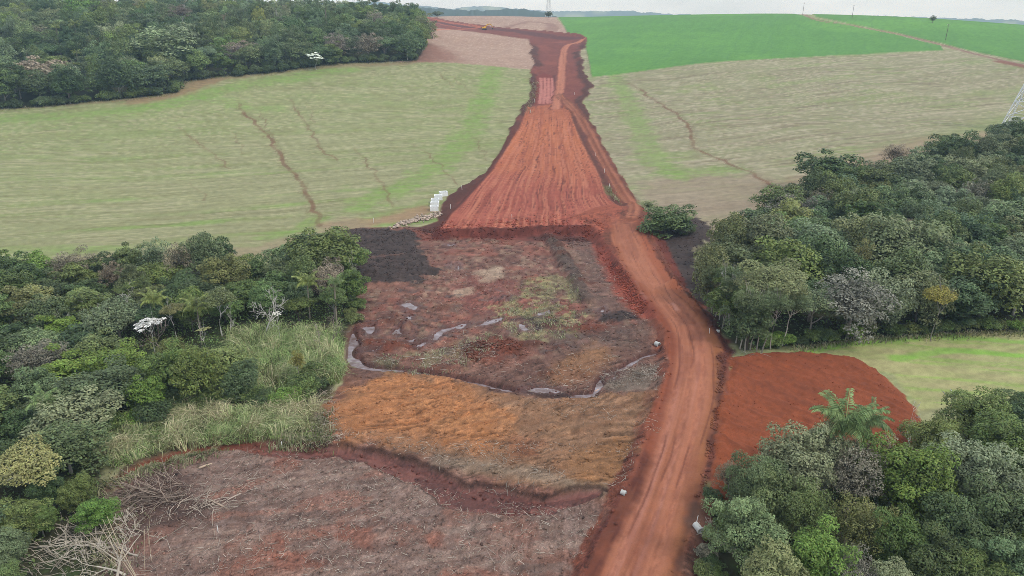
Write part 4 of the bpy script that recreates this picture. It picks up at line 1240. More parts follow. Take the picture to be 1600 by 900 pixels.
for k in range(4):
    g_ = bare_mesh('branches', 90 + k, 4, 0.55 + 0.05 * k, 0.3, 0.34, 0.014)
    zmax = np.concatenate(g_.V)[:, 2].max()
    g_.V = [v_ / zmax for v_ in g_.V]
    BARE['b%d' % k] = g_.mesh('branches', M_BARK)

def cecropia_mesh(seed, n=16):
    rng = np.random.default_rng(seed)
    g = Geo()
    for k in range(n):
        a, rr_ = k * 2.4, 0.95 * math.sqrt((k + 0.4) / n)
        c = np.array([rr_ * math.cos(a), rr_ * math.sin(a), 0.25 - 0.45 * rr_ + rng.normal(0, 0.12)])
        m = 22
        th = np.arange(m) * 2.4
        q_ = np.sqrt(np.arange(m) / m)
        P = c + np.stack([np.cos(th) * 0.24 * q_, np.sin(th) * 0.24 * q_, -0.09 * q_ ** 2 + rng.normal(0, 0.015, m)], 1)
        nn = unit(np.stack([np.cos(th) * 0.45 * q_, np.sin(th) * 0.45 * q_, np.ones(m)], 1) + rng.normal(0, 0.15, (m, 3)))
        g.quads(leaf_verts(P, nn, 0.10, 0.06, rng), rng.uniform(0.4, 1, m))
    return g.mesh('crown', M_LEAF)
CR['cec0'], CR['cec1'] = cecropia_mesh(3, 16), cecropia_mesh(5, 11)

def frond_mesh(seed, droop):
    rng = np.random.default_rng(seed)
    g = Geo()
    t = np.linspace(0, 1, 9)
    el = 0.75 - droop * t
    step = 1 / 8
    x = np.concatenate([[0], np.cumsum(np.cos(el[:-1]) * step)])
    z = np.concatenate([[0], np.cumsum(np.sin(el[:-1]) * step)])
    pts = np.stack([x, 0 * x, z], 1)
    g.tube(pts, np.linspace(0.016, 0.004, 9), 3, 0.8, cap=False)
    m = 34
    for side in (-1, 1):
        tt_ = np.linspace(0.1, 1, m)
        P = np.stack([np.interp(tt_, t, x), 0 * tt_, np.interp(tt_, t, z)], 1)
        ln = 0.26 * np.sin(np.clip(tt_ * 1.1 + 0.25, 0, 1) * math.pi * 0.86 + 0.15) + 0.05
        dv = unit(np.stack([0.55 + 0 * tt_, side * np.ones(m), -0.55 + rng.uniform(-0.3, 0.35, m)], 1))
        w = np.array([1, 0, 0.15]) * 0.016
        mid = P + dv * ln[:, None] * 0.55
        end = P + dv * ln[:, None] + np.array([0, 0, -1.0]) * ln[:, None] * 0.35
        V = np.stack([P, mid - w, end, mid + w], 1).reshape(-1, 3)
        g.quads(V, rng.uniform(0.2, 1, m))
    return g.mesh('frond', M_LEAF)
FRONDS = [frond_mesh(1, 1.2), frond_mesh(2, 1.7), frond_mesh(3, 2.2)]
def palm_trunk():
    g = Geo()
    zz = np.linspace(-0.03, 1, 9)
    g.tube(np.stack([0.03 * zz ** 2, 0.015 * np.sin(zz * 3), zz], 1), np.interp(zz, [0, 0.1, 0.9, 1], [0.022, 0.016, 0.013, 0.02]), 8, 0.5)
    return g.mesh('trunk', M_BARK, True)
PALM_T = palm_trunk()

# ------------------------------------------------------------------ planting
def rgba(c):
    return (float(c[0]), float(c[1]), float(c[2]), 1.0)
BARKC = {'brown': (0.10, 0.08, 0.065), 'grey': (0.22, 0.20, 0.18), 'pale': (0.40, 0.37, 0.33), 'white': (0.55, 0.53, 0.49)}
LOOK = {  # colour, words, name
    'dark': ((0.092, 0.140, 0.054), 'dark green', 'dense_tree'),
    'mid': ((0.150, 0.214, 0.066), 'mid green', 'dense_tree'),
    'grey': ((0.215, 0.268, 0.128), 'grey-green', 'silvery_leaved_tree'),
    'blue': ((0.148, 0.202, 0.090), 'bluish green', 'silvery_leaved_tree'),
    'bright': ((0.160, 0.265, 0.052), 'bright green', 'fresh_leaved_tree'),
    'olive': ((0.195, 0.235, 0.080), 'olive green', 'fresh_leaved_tree'),
    'brown': ((0.240, 0.218, 0.150), 'brownish grey', 'thin_crowned_tree'),
    'yellow': ((0.28, 0.24, 0.05), 'yellow-flecked', 'flowering_tree'),
    'cream': ((0.27, 0.295, 0.13), 'cream-topped', 'flowering_tree'),
    'white': ((0.66, 0.70, 0.64), 'white-leaved', 'white_leaved_tree'),
}
TREES = []
def add_tree(wood, x, y, h, r, look, crown=None, trunk=None, bark='grey', label=None, cz=0.56, ch=None):
    TREES.append(dict(wood=wood, x=x, y=y, h=h, r=r, look=look, crown=crown, trunk=trunk, bark=bark, label=label, cz=cz, ch=ch))

def place(wood, rows):
    """rows: (px, py of crown centre, crown diameter in px, height m, look, extra)"""
    up = np.array([q_[3] * (q_[5].get('cz', 0.56) if len(q_) > 5 else 0.56) for q_ in rows])
    P = land([q_[0] for q_ in rows], [q_[1] for q_ in rows], up)
    for q_, p, u_ in zip(rows, P, up):
        z = float(base_z([p[0]], [p[1]])[0]) + u_
        depth = p[1] * math.cos(PITCH) - (z - 55) * math.sin(PITCH)
        add_tree(wood, p[0], p[1], q_[3], q_[2] / 2 * depth / F, q_[4], **(q_[5] if len(q_) > 5 else {}))

place('near', [
    (1240, 728, 112, 11, 'grey', {'crown': 'fine0', 'label': 'rounded grey-green tree just in front of the big palm, beside its brown neighbour'}),
    (1184, 762, 88, 9.5, 'blue', {'crown': 'fine1', 'label': 'bluish green tree at the roadside corner of the palm wood'}),
    (1290, 712, 84, 10.5, 'grey', {'crown': 'fine2', 'label': 'grey-green tree directly below the palm fronds'}),
    (1338, 742, 100, 10, 'brown', {'crown': 'fineloose', 'label': 'brownish grey thin tree between palm and bright green tree'}),
    (1424, 752, 122, 11.5, 'bright', {'crown': 'fine3', 'label': 'large bright green domed tree, the freshest green in the palm wood'}),
    (1522, 742, 124, 11.5, 'grey', {'crown': 'fine0', 'label': 'large grey-green domed tree beside the bright green one'}),
    (1172, 832, 112, 9.5, 'grey', {'crown': 'fine2', 'label': 'grey-green tree overhanging the concrete pipe by the road'}),
    (1262, 800, 84, 9, 'olive', {'crown': 'fineloose', 'label': 'olive thin-crowned tree below the rounded grey-green one'}),
    (1212, 780, 90, 9, 'blue', {'crown': 'fine3', 'label': 'bluish tree tucked between the roadside corner tree and olive tree'}),
    (1350, 825, 96, 9, 'olive', {'crown': 'fineloose', 'label': 'olive brown loose tree below the bright green dome'}),
    (1282, 878, 96, 8.5, 'bright', {'crown': 'fine1', 'label': 'small bright green tree at the bottom frame edge of palm wood'}),
    (1205, 905, 100, 8.5, 'grey', {'crown': 'fine0', 'label': 'grey tree lowest beside the road in the palm wood'}),
    (1400, 850, 80, 8.5, 'mid', {'crown': 'fine1', 'label': 'mid green tree under the bright dome'}),
    (1465, 888, 104, 9, 'dark', {'crown': 'fine2', 'label': 'dark tree below the large grey-green dome'}),
    (1330, 902, 84, 8, 'brown', {'crown': 'fineloose', 'label': 'brown loose tree at the bottom of the palm wood'}),
    (1575, 705, 110, 11, 'mid', {'crown': 'fine1', 'label': 'mid green tree at the far side of the grey dome'}),
    (1530, 655, 96, 10, 'olive', {'crown': 'fine3', 'label': 'olive tree at the meadow edge of the palm wood'}),
    (1462, 690, 80, 9, 'olive', {'crown': 'fine2', 'label': 'olive tree behind the bright dome beside the bare white tree'}),
    (1596, 660, 80, 10, 'dark', {'crown': 'fine0', 'label': 'dark tree at the meadow corner of the palm wood'}),
    (1575, 815, 124, 10, 'dark', {'crown': 'fine3', 'label': 'broad dark tree below the mid green one at the frame side'}),
    (1500, 830, 112, 9.5, 'dark', {'crown': 'fine1', 'label': 'dark tree in the shade of the large grey dome'}),
    (1592, 900, 120, 9, 'blue', {'crown': 'fine2', 'label': 'bluish tree in the bottom corner of the palm wood'}),
    (1532, 915, 96, 8, 'mid', {'crown': 'fine0', 'label': 'mid green tree beside the bluish corner tree'}),
    (1140, 752, 46, 5, 'brown', {'crown': 'fineloose', 'label': 'small brown shrubby tree close against the road embankment'}),
    (1402, 925, 90, 8, 'grey', {'crown': 'fine0', 'label': 'grey-green tree cut by the bottom frame below the dark tree'}),
])
place('left', [
    (505, 392, 96, 12, 'mid', {'crown': 'dome1', 'label': 'broad mid green tree at the corner by the black soil'}),
    (475, 400, 66, 10, 'dark', {'crown': 'dome0', 'label': 'dark tree just behind the broad corner tree'}),
    (317, 400, 60, 11.5, 'blue', {'crown': 'dome2', 'label': 'bluish tree standing highest on the field edge of the valley wood'}),
    (285, 408, 52, 10.5, 'brown', {'crown': 'loose0', 'label': 'brown thin tree next to the highest field-edge tree'}),
    (240, 402, 44, 10.5, 'grey', {'crown': 'loose1', 'label': 'grey thin tree with pale trunk on the field edge'}),
    (338, 468, 62, 9, 'grey', {'crown': 'flat0', 'trunk': 's0', 'bark': 'white', 'cz': 0.8, 'label': 'flat-topped grey tree with two white trunks above the reeds'}),
    (180, 495, 90, 8.5, 'blue', {'crown': 'flat1', 'cz': 0.62, 'label': 'wide low bluish dome beside the white-leaved tree'}),
    (232, 502, 46, 7.5, 'white', {'crown': 'cec0', 'trunk': 's1', 'bark': 'white', 'cz': 0.85, 'ch': 0.8, 'label': 'white-leaved tree shining in the middle of the valley wood'}),
    (268, 484, 34, 8.0, 'cream', {'crown': 'flat0', 'trunk': 's2', 'bark': 'white', 'cz': 0.88, 'label': 'cream flat-topped tree with white limbs beside the white-leaved tree'}),
    (317, 512, 24, 7.0, 'cream', {'crown': 'cec1', 'trunk': 's0', 'bark': 'white', 'cz': 0.9, 'ch': 0.8, 'label': 'small cream-topped slender tree at the head of the reeds'}),
    (432, 488, 14, 7.0, 'white', {'crown': 'cec1', 'trunk': 's1', 'bark': 'white', 'cz': 0.85, 'ch': 0.7, 'label': 'tiny white-leaved tree above the reed bed'}),
    (60, 562, 84, 7.5, 'brown', {'crown': 'loose1', 'label': 'pinkish brown bare-looking tree on the frame side of the valley wood'}),
    (185, 570, 70, 7, 'bright', {'crown': 'dome3', 'label': 'fresh green tree in front of the low bluish dome'}),
    (265, 552, 70, 6.5, 'olive', {'crown': 'loose0', 'label': 'olive brown tree in front of the white-leaved tree'}),
    (225, 612, 60, 6, 'bright', {'crown': 'dome1', 'label': 'bright green tree behind the drooping reeds'}),
    (40, 728, 92, 6.5, 'cream', {'crown': 'flat1', 'bark': 'white', 'trunk': 's2', 'cz': 0.8, 'label': 'cream-topped spreading tree with pale limbs near the reeds'}),
    (120, 768, 56, 5.0, 'mid', {'crown': 'fine0', 'label': 'round green tree beside the branch pile'}),
    (152, 800, 60, 4.6, 'bright', {'crown': 'fine2', 'label': 'glossy green bush-like tree touching the branch pile'}),
    (75, 765, 60, 5.2, 'dark', {'crown': 'fine1', 'label': 'dark tree between cream-topped tree and round green tree'}),
    (35, 808, 76, 5.0, 'olive', {'crown': 'fine3', 'label': 'olive yellow tree below the cream-topped tree'}),
    (8, 858, 70, 5.0, 'grey', {'crown': 'fine0', 'label': 'grey-green tree in the bottom corner below the olive one'}),
    (62, 812, 46, 4.2, 'mid', {'crown': 'fine1', 'label': 'low mid green tree beside the pale fallen branches'}),
    (5, 905, 60, 4.5, 'mid', {'crown': 'fine2', 'label': 'mid green tree cut by the bottom frame corner'}),
    (465, 562, 26, 6.0, 'yellow', {'crown': 'loose1', 'bark': 'pale', 'trunk': 's1', 'cz': 0.7, 'label': 'yellowing sapling standing in the reed bed'}),
])
place('right', [
    (1300, 268, 92, 12, 'dark', {'crown': 'dome1', 'label': 'dark rounded tree at the field corner of the meadow wood'}),
    (1328, 285, 60, 10.5, 'mid', {'crown': 'dome3', 'label': 'mid green tree beside the dark field corner tree'}),
    (1205, 447, 104, 13, 'grey', {'crown': 'fine1', 'trunk': 's0', 'bark': 'pale', 'cz': 0.74, 'label': 'tall pale grey-green tree on leaning bare trunks by the road bend'}),
    (1150, 362, 48, 8.5, 'yellow', {'crown': 'dome2', 'label': 'low yellow-olive tree at the tan field corner of the meadow wood'}),
    (1232, 412, 110, 13, 'mid', {'crown': 'dome0', 'label': 'broad mid green tree behind the leaning grey-green tree'}),
    (1146, 412, 74, 11.5, 'blue', {'crown': 'dome2', 'trunk': 's1', 'label': 'bluish tree overhanging the black soil'}),
    (1390, 388, 112, 14, 'grey', {'crown': 'dome3', 'label': 'tall grey-green tree in the middle of the meadow wood'}),
    (1450, 395, 100, 13.5, 'blue', {'crown': 'dome1', 'label': 'tall bluish tree beside the middle grey-green tree'}),
    (1290, 385, 96, 12, 'grey', {'crown': 'dome0', 'label': 'grey-green tree behind the dark hollow of the meadow wood'}),
    (1545, 440, 120, 13, 'olive', {'crown': 'dome2', 'label': 'broad olive green tree above the meadow'}),
    (1470, 462, 46, 11, 'yellow', {'crown': 'flat1', 'trunk': 's2', 'cz': 0.8, 'label': 'yellow-green umbrella tree in front of the meadow wood'}),
    (1345, 410, 40, 12, 'cream', {'crown': 'loose0', 'label': 'cream-brown withered crown in the meadow wood'}),
    (1400, 240, 40, 9, 'brown', {'crown': 'loose1', 'label': 'reddish brown tree on the field edge near the pylon'}),
    (1040, 348, 72, 7.5, 'mid', {'crown': 'dome3', 'cz': 0.5, 'ch': 0.9, 'label': 'lone bushy green tree beside the road junction'}),
    (1062, 352, 44, 5.5, 'dark', {'crown': 'dome1', 'cz': 0.5, 'label': 'dark tree leaning on the lone bushy tree at the junction'}),
    (1014, 322, 26, 4, 'grey', {'crown': 'loose0', 'cz': 0.6, 'label': 'small thin tree by the junction where haul track bends'}),
])
place('upper', [
    (262, 78, 92, 17, 'grey', {'crown': 'dome2', 'label': 'big grey-green spreading tree bulging towards the field'}),
    (70, 118, 80, 14, 'brown', {'crown': 'dome1', 'label': 'brownish broad tree on the field edge of the hill wood'}),
    (282, 18, 32, 19, 'brown', {'crown': 'loose0', 'trunk': 's1', 'bark': 'white', 'cz': 0.82, 'label': 'tall brown-crowned tree with white trunk on the wood skyline'}),
    (492, 86, 26, 11, 'white', {'crown': 'cec0', 'trunk': 's0', 'bark': 'white', 'cz': 0.75, 'ch': 0.8, 'label': 'white-leaved tree at the field edge of the hill wood'}),
    (114, 104, 12, 12, 'white', {'crown': 'cec1', 'trunk': 's2', 'bark': 'white', 'cz': 0.85, 'ch': 0.8, 'label': 'tiny white-leaved tree inside the hill wood'}),
    (125, 20, 44, 17, 'bright', {'crown': 'dome3', 'label': 'bright green tree high in the hill wood'}),
    (372, 80, 50, 14, 'brown', {'crown': 'loose1', 'label': 'purplish grey withered tree on the field edge'}),
])

place('far', [
    (857, 22, 11, 7, 'dark', {'crown': 'dome1', 'label': 'lone dark tree under the distant pylon on the skyline'}),
    (1458, 30, 13, 6, 'dark', {'crown': 'loose0', 'label': 'lone dark tree on the skyline of the far crop'}),
    (683, 23, 16, 7, 'blue', {'crown': 'flat0', 'label': 'small tree clump on the ridge before the blue hills'}),
    (648, 22, 14, 7, 'blue', {'crown': 'dome0', 'label': 'ridge tree beside the upper end of the earthworks'}),
    (634, 21, 12, 7, 'blue', {'crown': 'dome2', 'label': 'ridge tree just over the end of the hill wood'}),
    (584, 1, 15, 26, 'dark', {'crown': 'flat1', 'trunk': 's0', 'cz': 0.93, 'ch': 0.8, 'label': 'tall umbrella-topped pine above the hill wood skyline'}),
    (585, 12, 14, 20, 'dark', {'crown': 'dome1', 'label': 'dark round crown beneath the umbrella-topped pine'}),
])

def inside(poly, pts):
    return sdf(poly, pts[:, 0], pts[:, 1], 5) < 0

def fill_wood(wood, poly, sep, hr, rr_, looks, seed, crowns, xlim=(-70, 1670), ymax=1010, slim_edge=0.0):
    rng = np.random.default_rng(seed)
    lo, hi = poly.p.min(0), poly.p.max(0)
    n = int((hi[0] - lo[0]) * (hi[1] - lo[1]) / sep ** 2 * 9)
    cand = rng.uniform(lo, hi, (n, 2))
    cand = cand[inside(poly, cand)]
    z = base_z(cand[:, 0], cand[:, 1])
    px, py = to_px(cand[:, 0], cand[:, 1], z + 6)
    cand = cand[(px > xlim[0]) & (px < xlim[1]) & (py < ymax) & (cand[:, 1] > 40)]
    got = [(t['x'], t['y'], t['r']) for t in TREES if t['wood'] == wood]
    cells = [np.array([g_[0], g_[1]]) for g_ in got]
    rads = [max(sep * 0.62, g_[2] * 0.8) for g_ in got]
    names, w = zip(*looks)
    w = np.array(w, float) / sum(w)
    for c in cand:
        if cells:
            dd = np.linalg.norm(np.array(cells) - c, axis=1)
            if (dd < np.maximum(np.array(rads), sep)).any():
                continue
        cells.append(c); rads.append(sep)
        lk = names[rng.choice(len(names), p=w)]
        h = rng.uniform(*hr)
        r = rng.uniform(*rr_)
        if lk == 'brown':
            cr = 'loose%d' % rng.integers(2)
        else:
            cr = crowns[rng.integers(len(crowns))]
        add_tree(wood, c[0], c[1], h, r, lk, cr, bark=['brown', 'grey', 'grey', 'pale'][rng.integers(4)])

DOMES = ['dome0', 'dome1', 'dome2', 'dome3', 'tall0', 'tall1', 'dome1', 'flat0']
fill_wood('upper', WOOD_UP, 9.5, (12, 19), (5.0, 8.6), [('dark', 30), ('blue', 30), ('grey', 12), ('mid', 18), ('brown', 5), ('olive', 3)], 1, DOMES)
WOOD_LEFT_T = Poly([(-200, 450), (0, 440), (150, 436), (240, 430), (330, 426), (420, 428), (470, 415), (545, 410), (556, 470), (548, 505), (470, 512), (400, 508), (345, 525), (362, 590), (395, 635), (300, 642), (210, 645), (120, 662), (130, 715), (160, 745), (150, 790), (70, 835), (30, 960), (-300, 960)])
fill_wood('left', WOOD_LEFT_T, 5.2, (5.5, 9.8), (2.5, 4.8), [('dark', 26), ('mid', 30), ('grey', 10), ('blue', 12), ('olive', 9), ('bright', 7), ('brown', 5)], 2, DOMES)
fill_wood('right', WOOD_RIGHT, 6.6, (9, 14), (3.8, 6.6), [('dark', 20), ('mid', 18), ('grey', 24), ('blue', 24), ('olive', 7), ('brown', 3)], 3, DOMES)
fill_wood('near', WOOD_NEAR, 5.2, (7, 9), (3.0, 4.2), [('dark', 40), ('mid', 30), ('blue', 20), ('brown', 10)], 4, ['dome0', 'dome1', 'dome2', 'fine1'])

# leave out trees of which nothing could be seen behind those in front
GZ = ground_z([t['x'] for t in TREES], [t['y'] for t in TREES])
for t, z in zip(TREES, GZ):
    t['z'] = float(z)
sky_y = np.full(1900, 2000.0)
kept = []
for t in sorted(TREES, key=lambda t: t['y']):
    tz = t['z'] + t['h']
    px, py = to_px(t['x'], t['y'], tz)
    dpt = t['y'] * math.cos(PITCH) - (tz - 55) * math.sin(PITCH)
    hw_ = t['r'] / dpt * F
    a0, a1 = int(np.clip(px - hw_ * 0.8 + 150, 0, 1898)), int(np.clip(px + hw_ * 0.8 + 150, 1, 1899))
    seg_ = sky_y[a0:max(a1, a0 + 1)]
    if t['label'] is None and (t['wood'] in ('upper',) and py > seg_.min() - 1.5 and py > np.median(seg_) - 3.0):
        continue
    kept.append(t)
    b0, b1 = int(np.clip(px - hw_ * 0.55 + 150, 0, 1898)), int(np.clip(px + hw_ * 0.55 + 150, 1, 1899))
    sky_y[b0:b1] = np.minimum(sky_y[b0:b1], py + 3)
TREES = kept

# wording: each tree found by its row and its place along the row
ORD = ['first', 'second', 'third', 'fourth', 'fifth', 'sixth', 'seventh', 'eighth', 'ninth', 'tenth', 'eleventh', 'twelfth', 'thirteenth', 'fourteenth', 'fifteenth', 'sixteenth', 'seventeenth', 'eighteenth', 'nineteenth', 'twentieth']
def ordn(i):
    if i < 20:
        return ORD[i]
    tens = ['twenty', 'thirty', 'forty', 'fifty', 'sixty', 'seventy', 'eighty', 'ninety'][(i + 1) // 10 - 2]
    return tens + '-' + ORD[(i + 1) % 10 - 1] if (i + 1) % 10 else tens[:-1] + 'ieth'
WOODS = {'upper': ('hill wood', 'stubble', 'ploughland', 11.0, -1), 'left': ('valley wood', 'frame bottom', 'clearing', 6.0, -1),
         'right': ('meadow wood', 'meadow', 'road', 8.0, 1), 'near': ('palm wood', 'frame bottom', 'road', 6.0, 1)}
GROUPS = {'far': 'lone trees on the skyline', 'upper': 'trees of the hill wood on the hill', 'left': 'trees of the valley wood beside the clearing', 'right': 'trees of the meadow wood above the meadow', 'near': 'trees of the palm wood beside the road'}
for wd, (wn_, front, end, band, sgn) in WOODS.items():
    ts = [t for t in TREES if t['wood'] == wd and t['label'] is None]
    if not ts:
        continue
    y0 = min(t['y'] for t in ts)
    rows_ = {}
    for t in ts:
        rows_.setdefault(int((t['y'] - y0) / band), []).append(t)
    for ri, rk in enumerate(sorted(rows_)):
        for k, t in enumerate(sorted(rows_[rk], key=lambda t: sgn * t['x'])):
            t['label'] = '%s %s tree of %s, %s row from %s, %s from %s' % ('tall' if t['h'] > 0.5 * sum(q_['h'] for q_ in ts) / len(ts) * 2.1 else 'leafy', LOOK[t['look']][1], wn_, ordn(ri), front, ordn(k), end)

def build_tree(t, i):
    rng = random.Random(i * 31 + 5)
    c, words_, nm = LOOK[t['look']]
    root = link(nm, None, None, (t['x'], t['y'], t['z'] - 0.15), label=t['label'], category='tree', group=GROUPS[t['wood']])
    root.rotation_euler = (0, 0, rng.uniform(0, 6.28))
    root.empty_display_size = 1.0
    hc = t['h'] * t['cz']
    tr = link('trunk', TR[t['trunk'] or 't%d' % rng.randrange(3)], root)
    tr.scale = (t['r'] * 0.95, t['r'] * 0.95, hc * 1.02)
    tr.color = rgba(BARKC[t['bark']])
    cr = link('crown', CR[t['crown'] or 'dome0'], root, (0, 0, hc))
    rv = (t['h'] - hc) / 0.95 if t['crown'] and ('dome' in t['crown'] or 'fine' in t['crown'] or 'loose' in t['crown']) else t['r']
    if t['crown'] and 'tall' in t['crown']:
        rv = (t['h'] - hc) / 1.25
    cr.scale = (t['r'] * rng.uniform(0.9, 1.14), t['r'] * rng.uniform(0.9, 1.14), (t['ch'] or 1.0) * max(rv, t['r'] * 0.7))
    cr.rotation_euler = (rng.uniform(-0.14, 0.14), rng.uniform(-0.14, 0.14), 0)
    k = rng.uniform(0.78, 1.18)
    k *= 1.25 if t['wood'] == 'upper' else 1.0
    cr.color = rgba([c[0] * k * rng.uniform(0.88, 1.14), c[1] * k, c[2] * k * rng.uniform(0.85, 1.2)])
for i, t in enumerate(TREES):
    build_tree(t, i)

# bare and dead trees
def bare_tree(px, py, h, kind, color, label, wood, rz=0, wide=1.0, name='bare_tree', tilt=0.0):
    P = land([px], [py])[0]
    z = float(ground_z(P[0], P[1])[0])
    root = link(name, None, None, (P[0], P[1], z - 0.1), label=label, category='tree', group='bare trees')
    root.rotation_euler = (tilt, 0, rz)
    b = link('branches', BARE[kind], root)
    b.scale = (h * wide, h * wide, h)
    b.color = rgba(color)
BW, BP, BB = (0.52, 0.49, 0.45), (0.44, 0.37, 0.32), (0.24, 0.20, 0.17)
for q_ in [(1418, 712, 7.5, 'b0', BW, 'bare white tree beside the palm against the spread soil', 'near', 0.4, 1.2),
           (1476, 690, 8.0, 'b1', (0.45, 0.45, 0.42), 'grey lichen-white bare tree at the meadow corner', 'near', 2.0, 1.5),
           (190, 512, 8, 'b2', BW, 'bare white forked tree behind the low bluish dome', 'left', 1.0, 1.3),
           (215, 505, 8, 'b3', (0.36, 0.32, 0.29), 'grey bare tree between the forked bare tree and white-leaved tree', 'left', 2.2, 1.1),
           (258, 560, 8, 'b1', BB, 'brown-grey bare tree just beside the white-leaved tree', 'left', 0.3, 1.2),
           (120, 535, 7, 'b0', BW, 'bare white tree near the middle of the valley wood', 'left', 3.0, 1.1),
           (92, 550, 6, 'b3', BP, 'bare pinkish tree beside the white one amid valley wood', 'left', 4.0, 1.1),
           (48, 590, 6, 'b2', BP, 'bare pink branches beside the brown tree at the frame side', 'left', 1.0, 1.4),
           (100, 575, 5, 'b1', BW, 'pale antler-like bare tree in front of the valley wood', 'left', 5.0, 1.4),
           (410, 525, 9, 'b2', BW, 'tall forked white bare tree behind the reed bed', 'left', 2.6, 1.0),
           (360, 528, 8, 'b0', BW, 'slim bare white tree at the edge of the reeds', 'left', 0.0, 0.6),
           (548, 470, 11, 'b3', (0.40, 0.37, 0.33), 'slender pale bare tree at the clearing edge by black soil', 'left', 1.2, 0.5),
           (520, 540, 6, 'b1', BB, 'brown bare tree above the reeds beside the clearing', 'left', 2.1, 1.3),
           (500, 545, 6, 'b0', (0.36, 0.30, 0.27), 'greyish bare sapling in the reed bed', 'left', 4.1, 1.2),
           (1140, 515, 13, 'b0', (0.42, 0.40, 0.37), 'tall pale dead tree at the road bend', 'right', 2.0, 0.7),
           (1375, 330, 9, 'b3', BB, 'brown bare tree deep in the meadow wood', 'right', 1.4, 1.2),
           (1395, 292, 8, 'b2', (0.3, 0.25, 0.22), 'bare brown tree on the field edge of the meadow wood', 'right', 1.4, 1.2),
           (1425, 290, 8, 'b1', (0.32, 0.28, 0.25), 'grey twiggy tree near the pylon side of the meadow wood', 'right', 0.4, 1.3),
           (366, 104, 13, 'b2', (0.26, 0.22, 0.20), 'purplish bare tree on the field edge of hill wood', 'upper', 0.9, 1.3),
           (248, 62, 20, 'b0', (0.4, 0.38, 0.36), 'tall bare pale tree on the skyline of hill wood', 'upper', 0.9, 0.5),
           (437, 60, 20, 'b1', (0.42, 0.40, 0.38), 'pale bare trunk rising over the hill wood', 'upper', 2.9, 0.5),
           (1246, 800, 6, 'b3', BP, 'bare twiggy tree inside the palm wood below the grey one', 'near', 0.2, 1.3),
           (1100, 838, 2.2, 'b1', (0.4, 0.34, 0.3), 'low grey twigs around the concrete pipe', 'near', 0.2, 2.0),
           (1138, 858, 3.0, 'b2', (0.42, 0.36, 0.32), 'low grey brush below the concrete pipe', 'near', 1.2, 1.8),
           (1320, 850, 6, 'b0', BP, 'bare pale branches under the bright green dome', 'near', 3.2, 1.3)]:
    bare_tree(*q_[:5], q_[5], q_[6], q_[7], q_[8])

# slender leaning trunks along the road bend and stems along the left clearing edge
rng = np.random.default_rng(44)
edge_px = [(1112, 490), (1118, 496), (1124, 500), (1130, 508), (1136, 512), (1128, 514), (1150, 536), (1156, 545), (1164, 548), (1172, 546), (1182, 550), (1190, 552), (1204, 546), (1222, 540)]
P = land([p[0] for p in edge_px], [p[1] for p in edge_px])
for i, (p, e) in enumerate(zip(P, edge_px)):
    z = float(ground_z(p[0], p[1])[0])
    h = rng.uniform(9, 11.5)
    root = link('slender_tree', None, None, (p[0], p[1], z - 0.1), label='slender pale-trunked tree, %s along the road bend counting from the black soil' % ORD[i], category='tree', group='slender trees at the road bend')
    root.rotation_euler = (rng.uniform(-0.1, 0.12), rng.uniform(-0.05, 0.22), rng.uniform(0, 0.6))
    tr = link('trunk', TR['s%d' % (i % 3)], root)
    tr.scale = (3.0, 3.0, h * 0.85); tr.color = rgba(np.array([0.42, 0.38, 0.33]) * rng.uniform(0.6, 1.15))
    cr = link('crown', CR['loose%d' % (i % 2)], root, (0, 0, h * 0.86))
    r = rng.uniform(1.7, 2.6)
    cr.scale = (r, r, r * 0.9); cr.color = rgba(np.array(LOOK[['grey', 'blue', 'mid', 'blue'][i % 4]][0]) * rng.uniform(0.8, 1.1))

# palms
def palm(px, py, h, fl, color, label, n=17, seed=0, sc=1.0, wood='near'):
    """px, py: where the crown shows"""
    rng = random.Random(seed)
    p = land([px], [py], h)[0]
    z = float(ground_z(p[0], p[1])[0])
    root = link('palm_tree', None, None, (p[0], p[1], z - 0.1), label=label, category='palm', group='palms among the trees')
    tr = link('trunk', PALM_T, root)
    tr.scale = (h, h, h); tr.color = rgba((0.26, 0.22, 0.18))
    for k in range(n):
        ring = k / n
        f = link('frond', FRONDS[0 if ring < 0.35 else 1 if ring < 0.75 else 2], root, (0.03 * h, 0, h * 0.995))
        f.rotation_euler = (rng.uniform(-0.2, 0.2), -0.62 + 1.0 * ring + rng.uniform(-0.12, 0.12), k * 2.39996 + rng.uniform(-0.2, 0.2))
        s_ = fl * rng.uniform(0.85, 1.12)
        f.scale = (s_, s_, s_)
        q_ = rng.uniform(0.8, 1.2)
        f.color = rgba([c_ * q_ for c_ in color])
PG, PO, PB = (0.17, 0.245, 0.095), (0.20, 0.245, 0.075), (0.20, 0.25, 0.13)
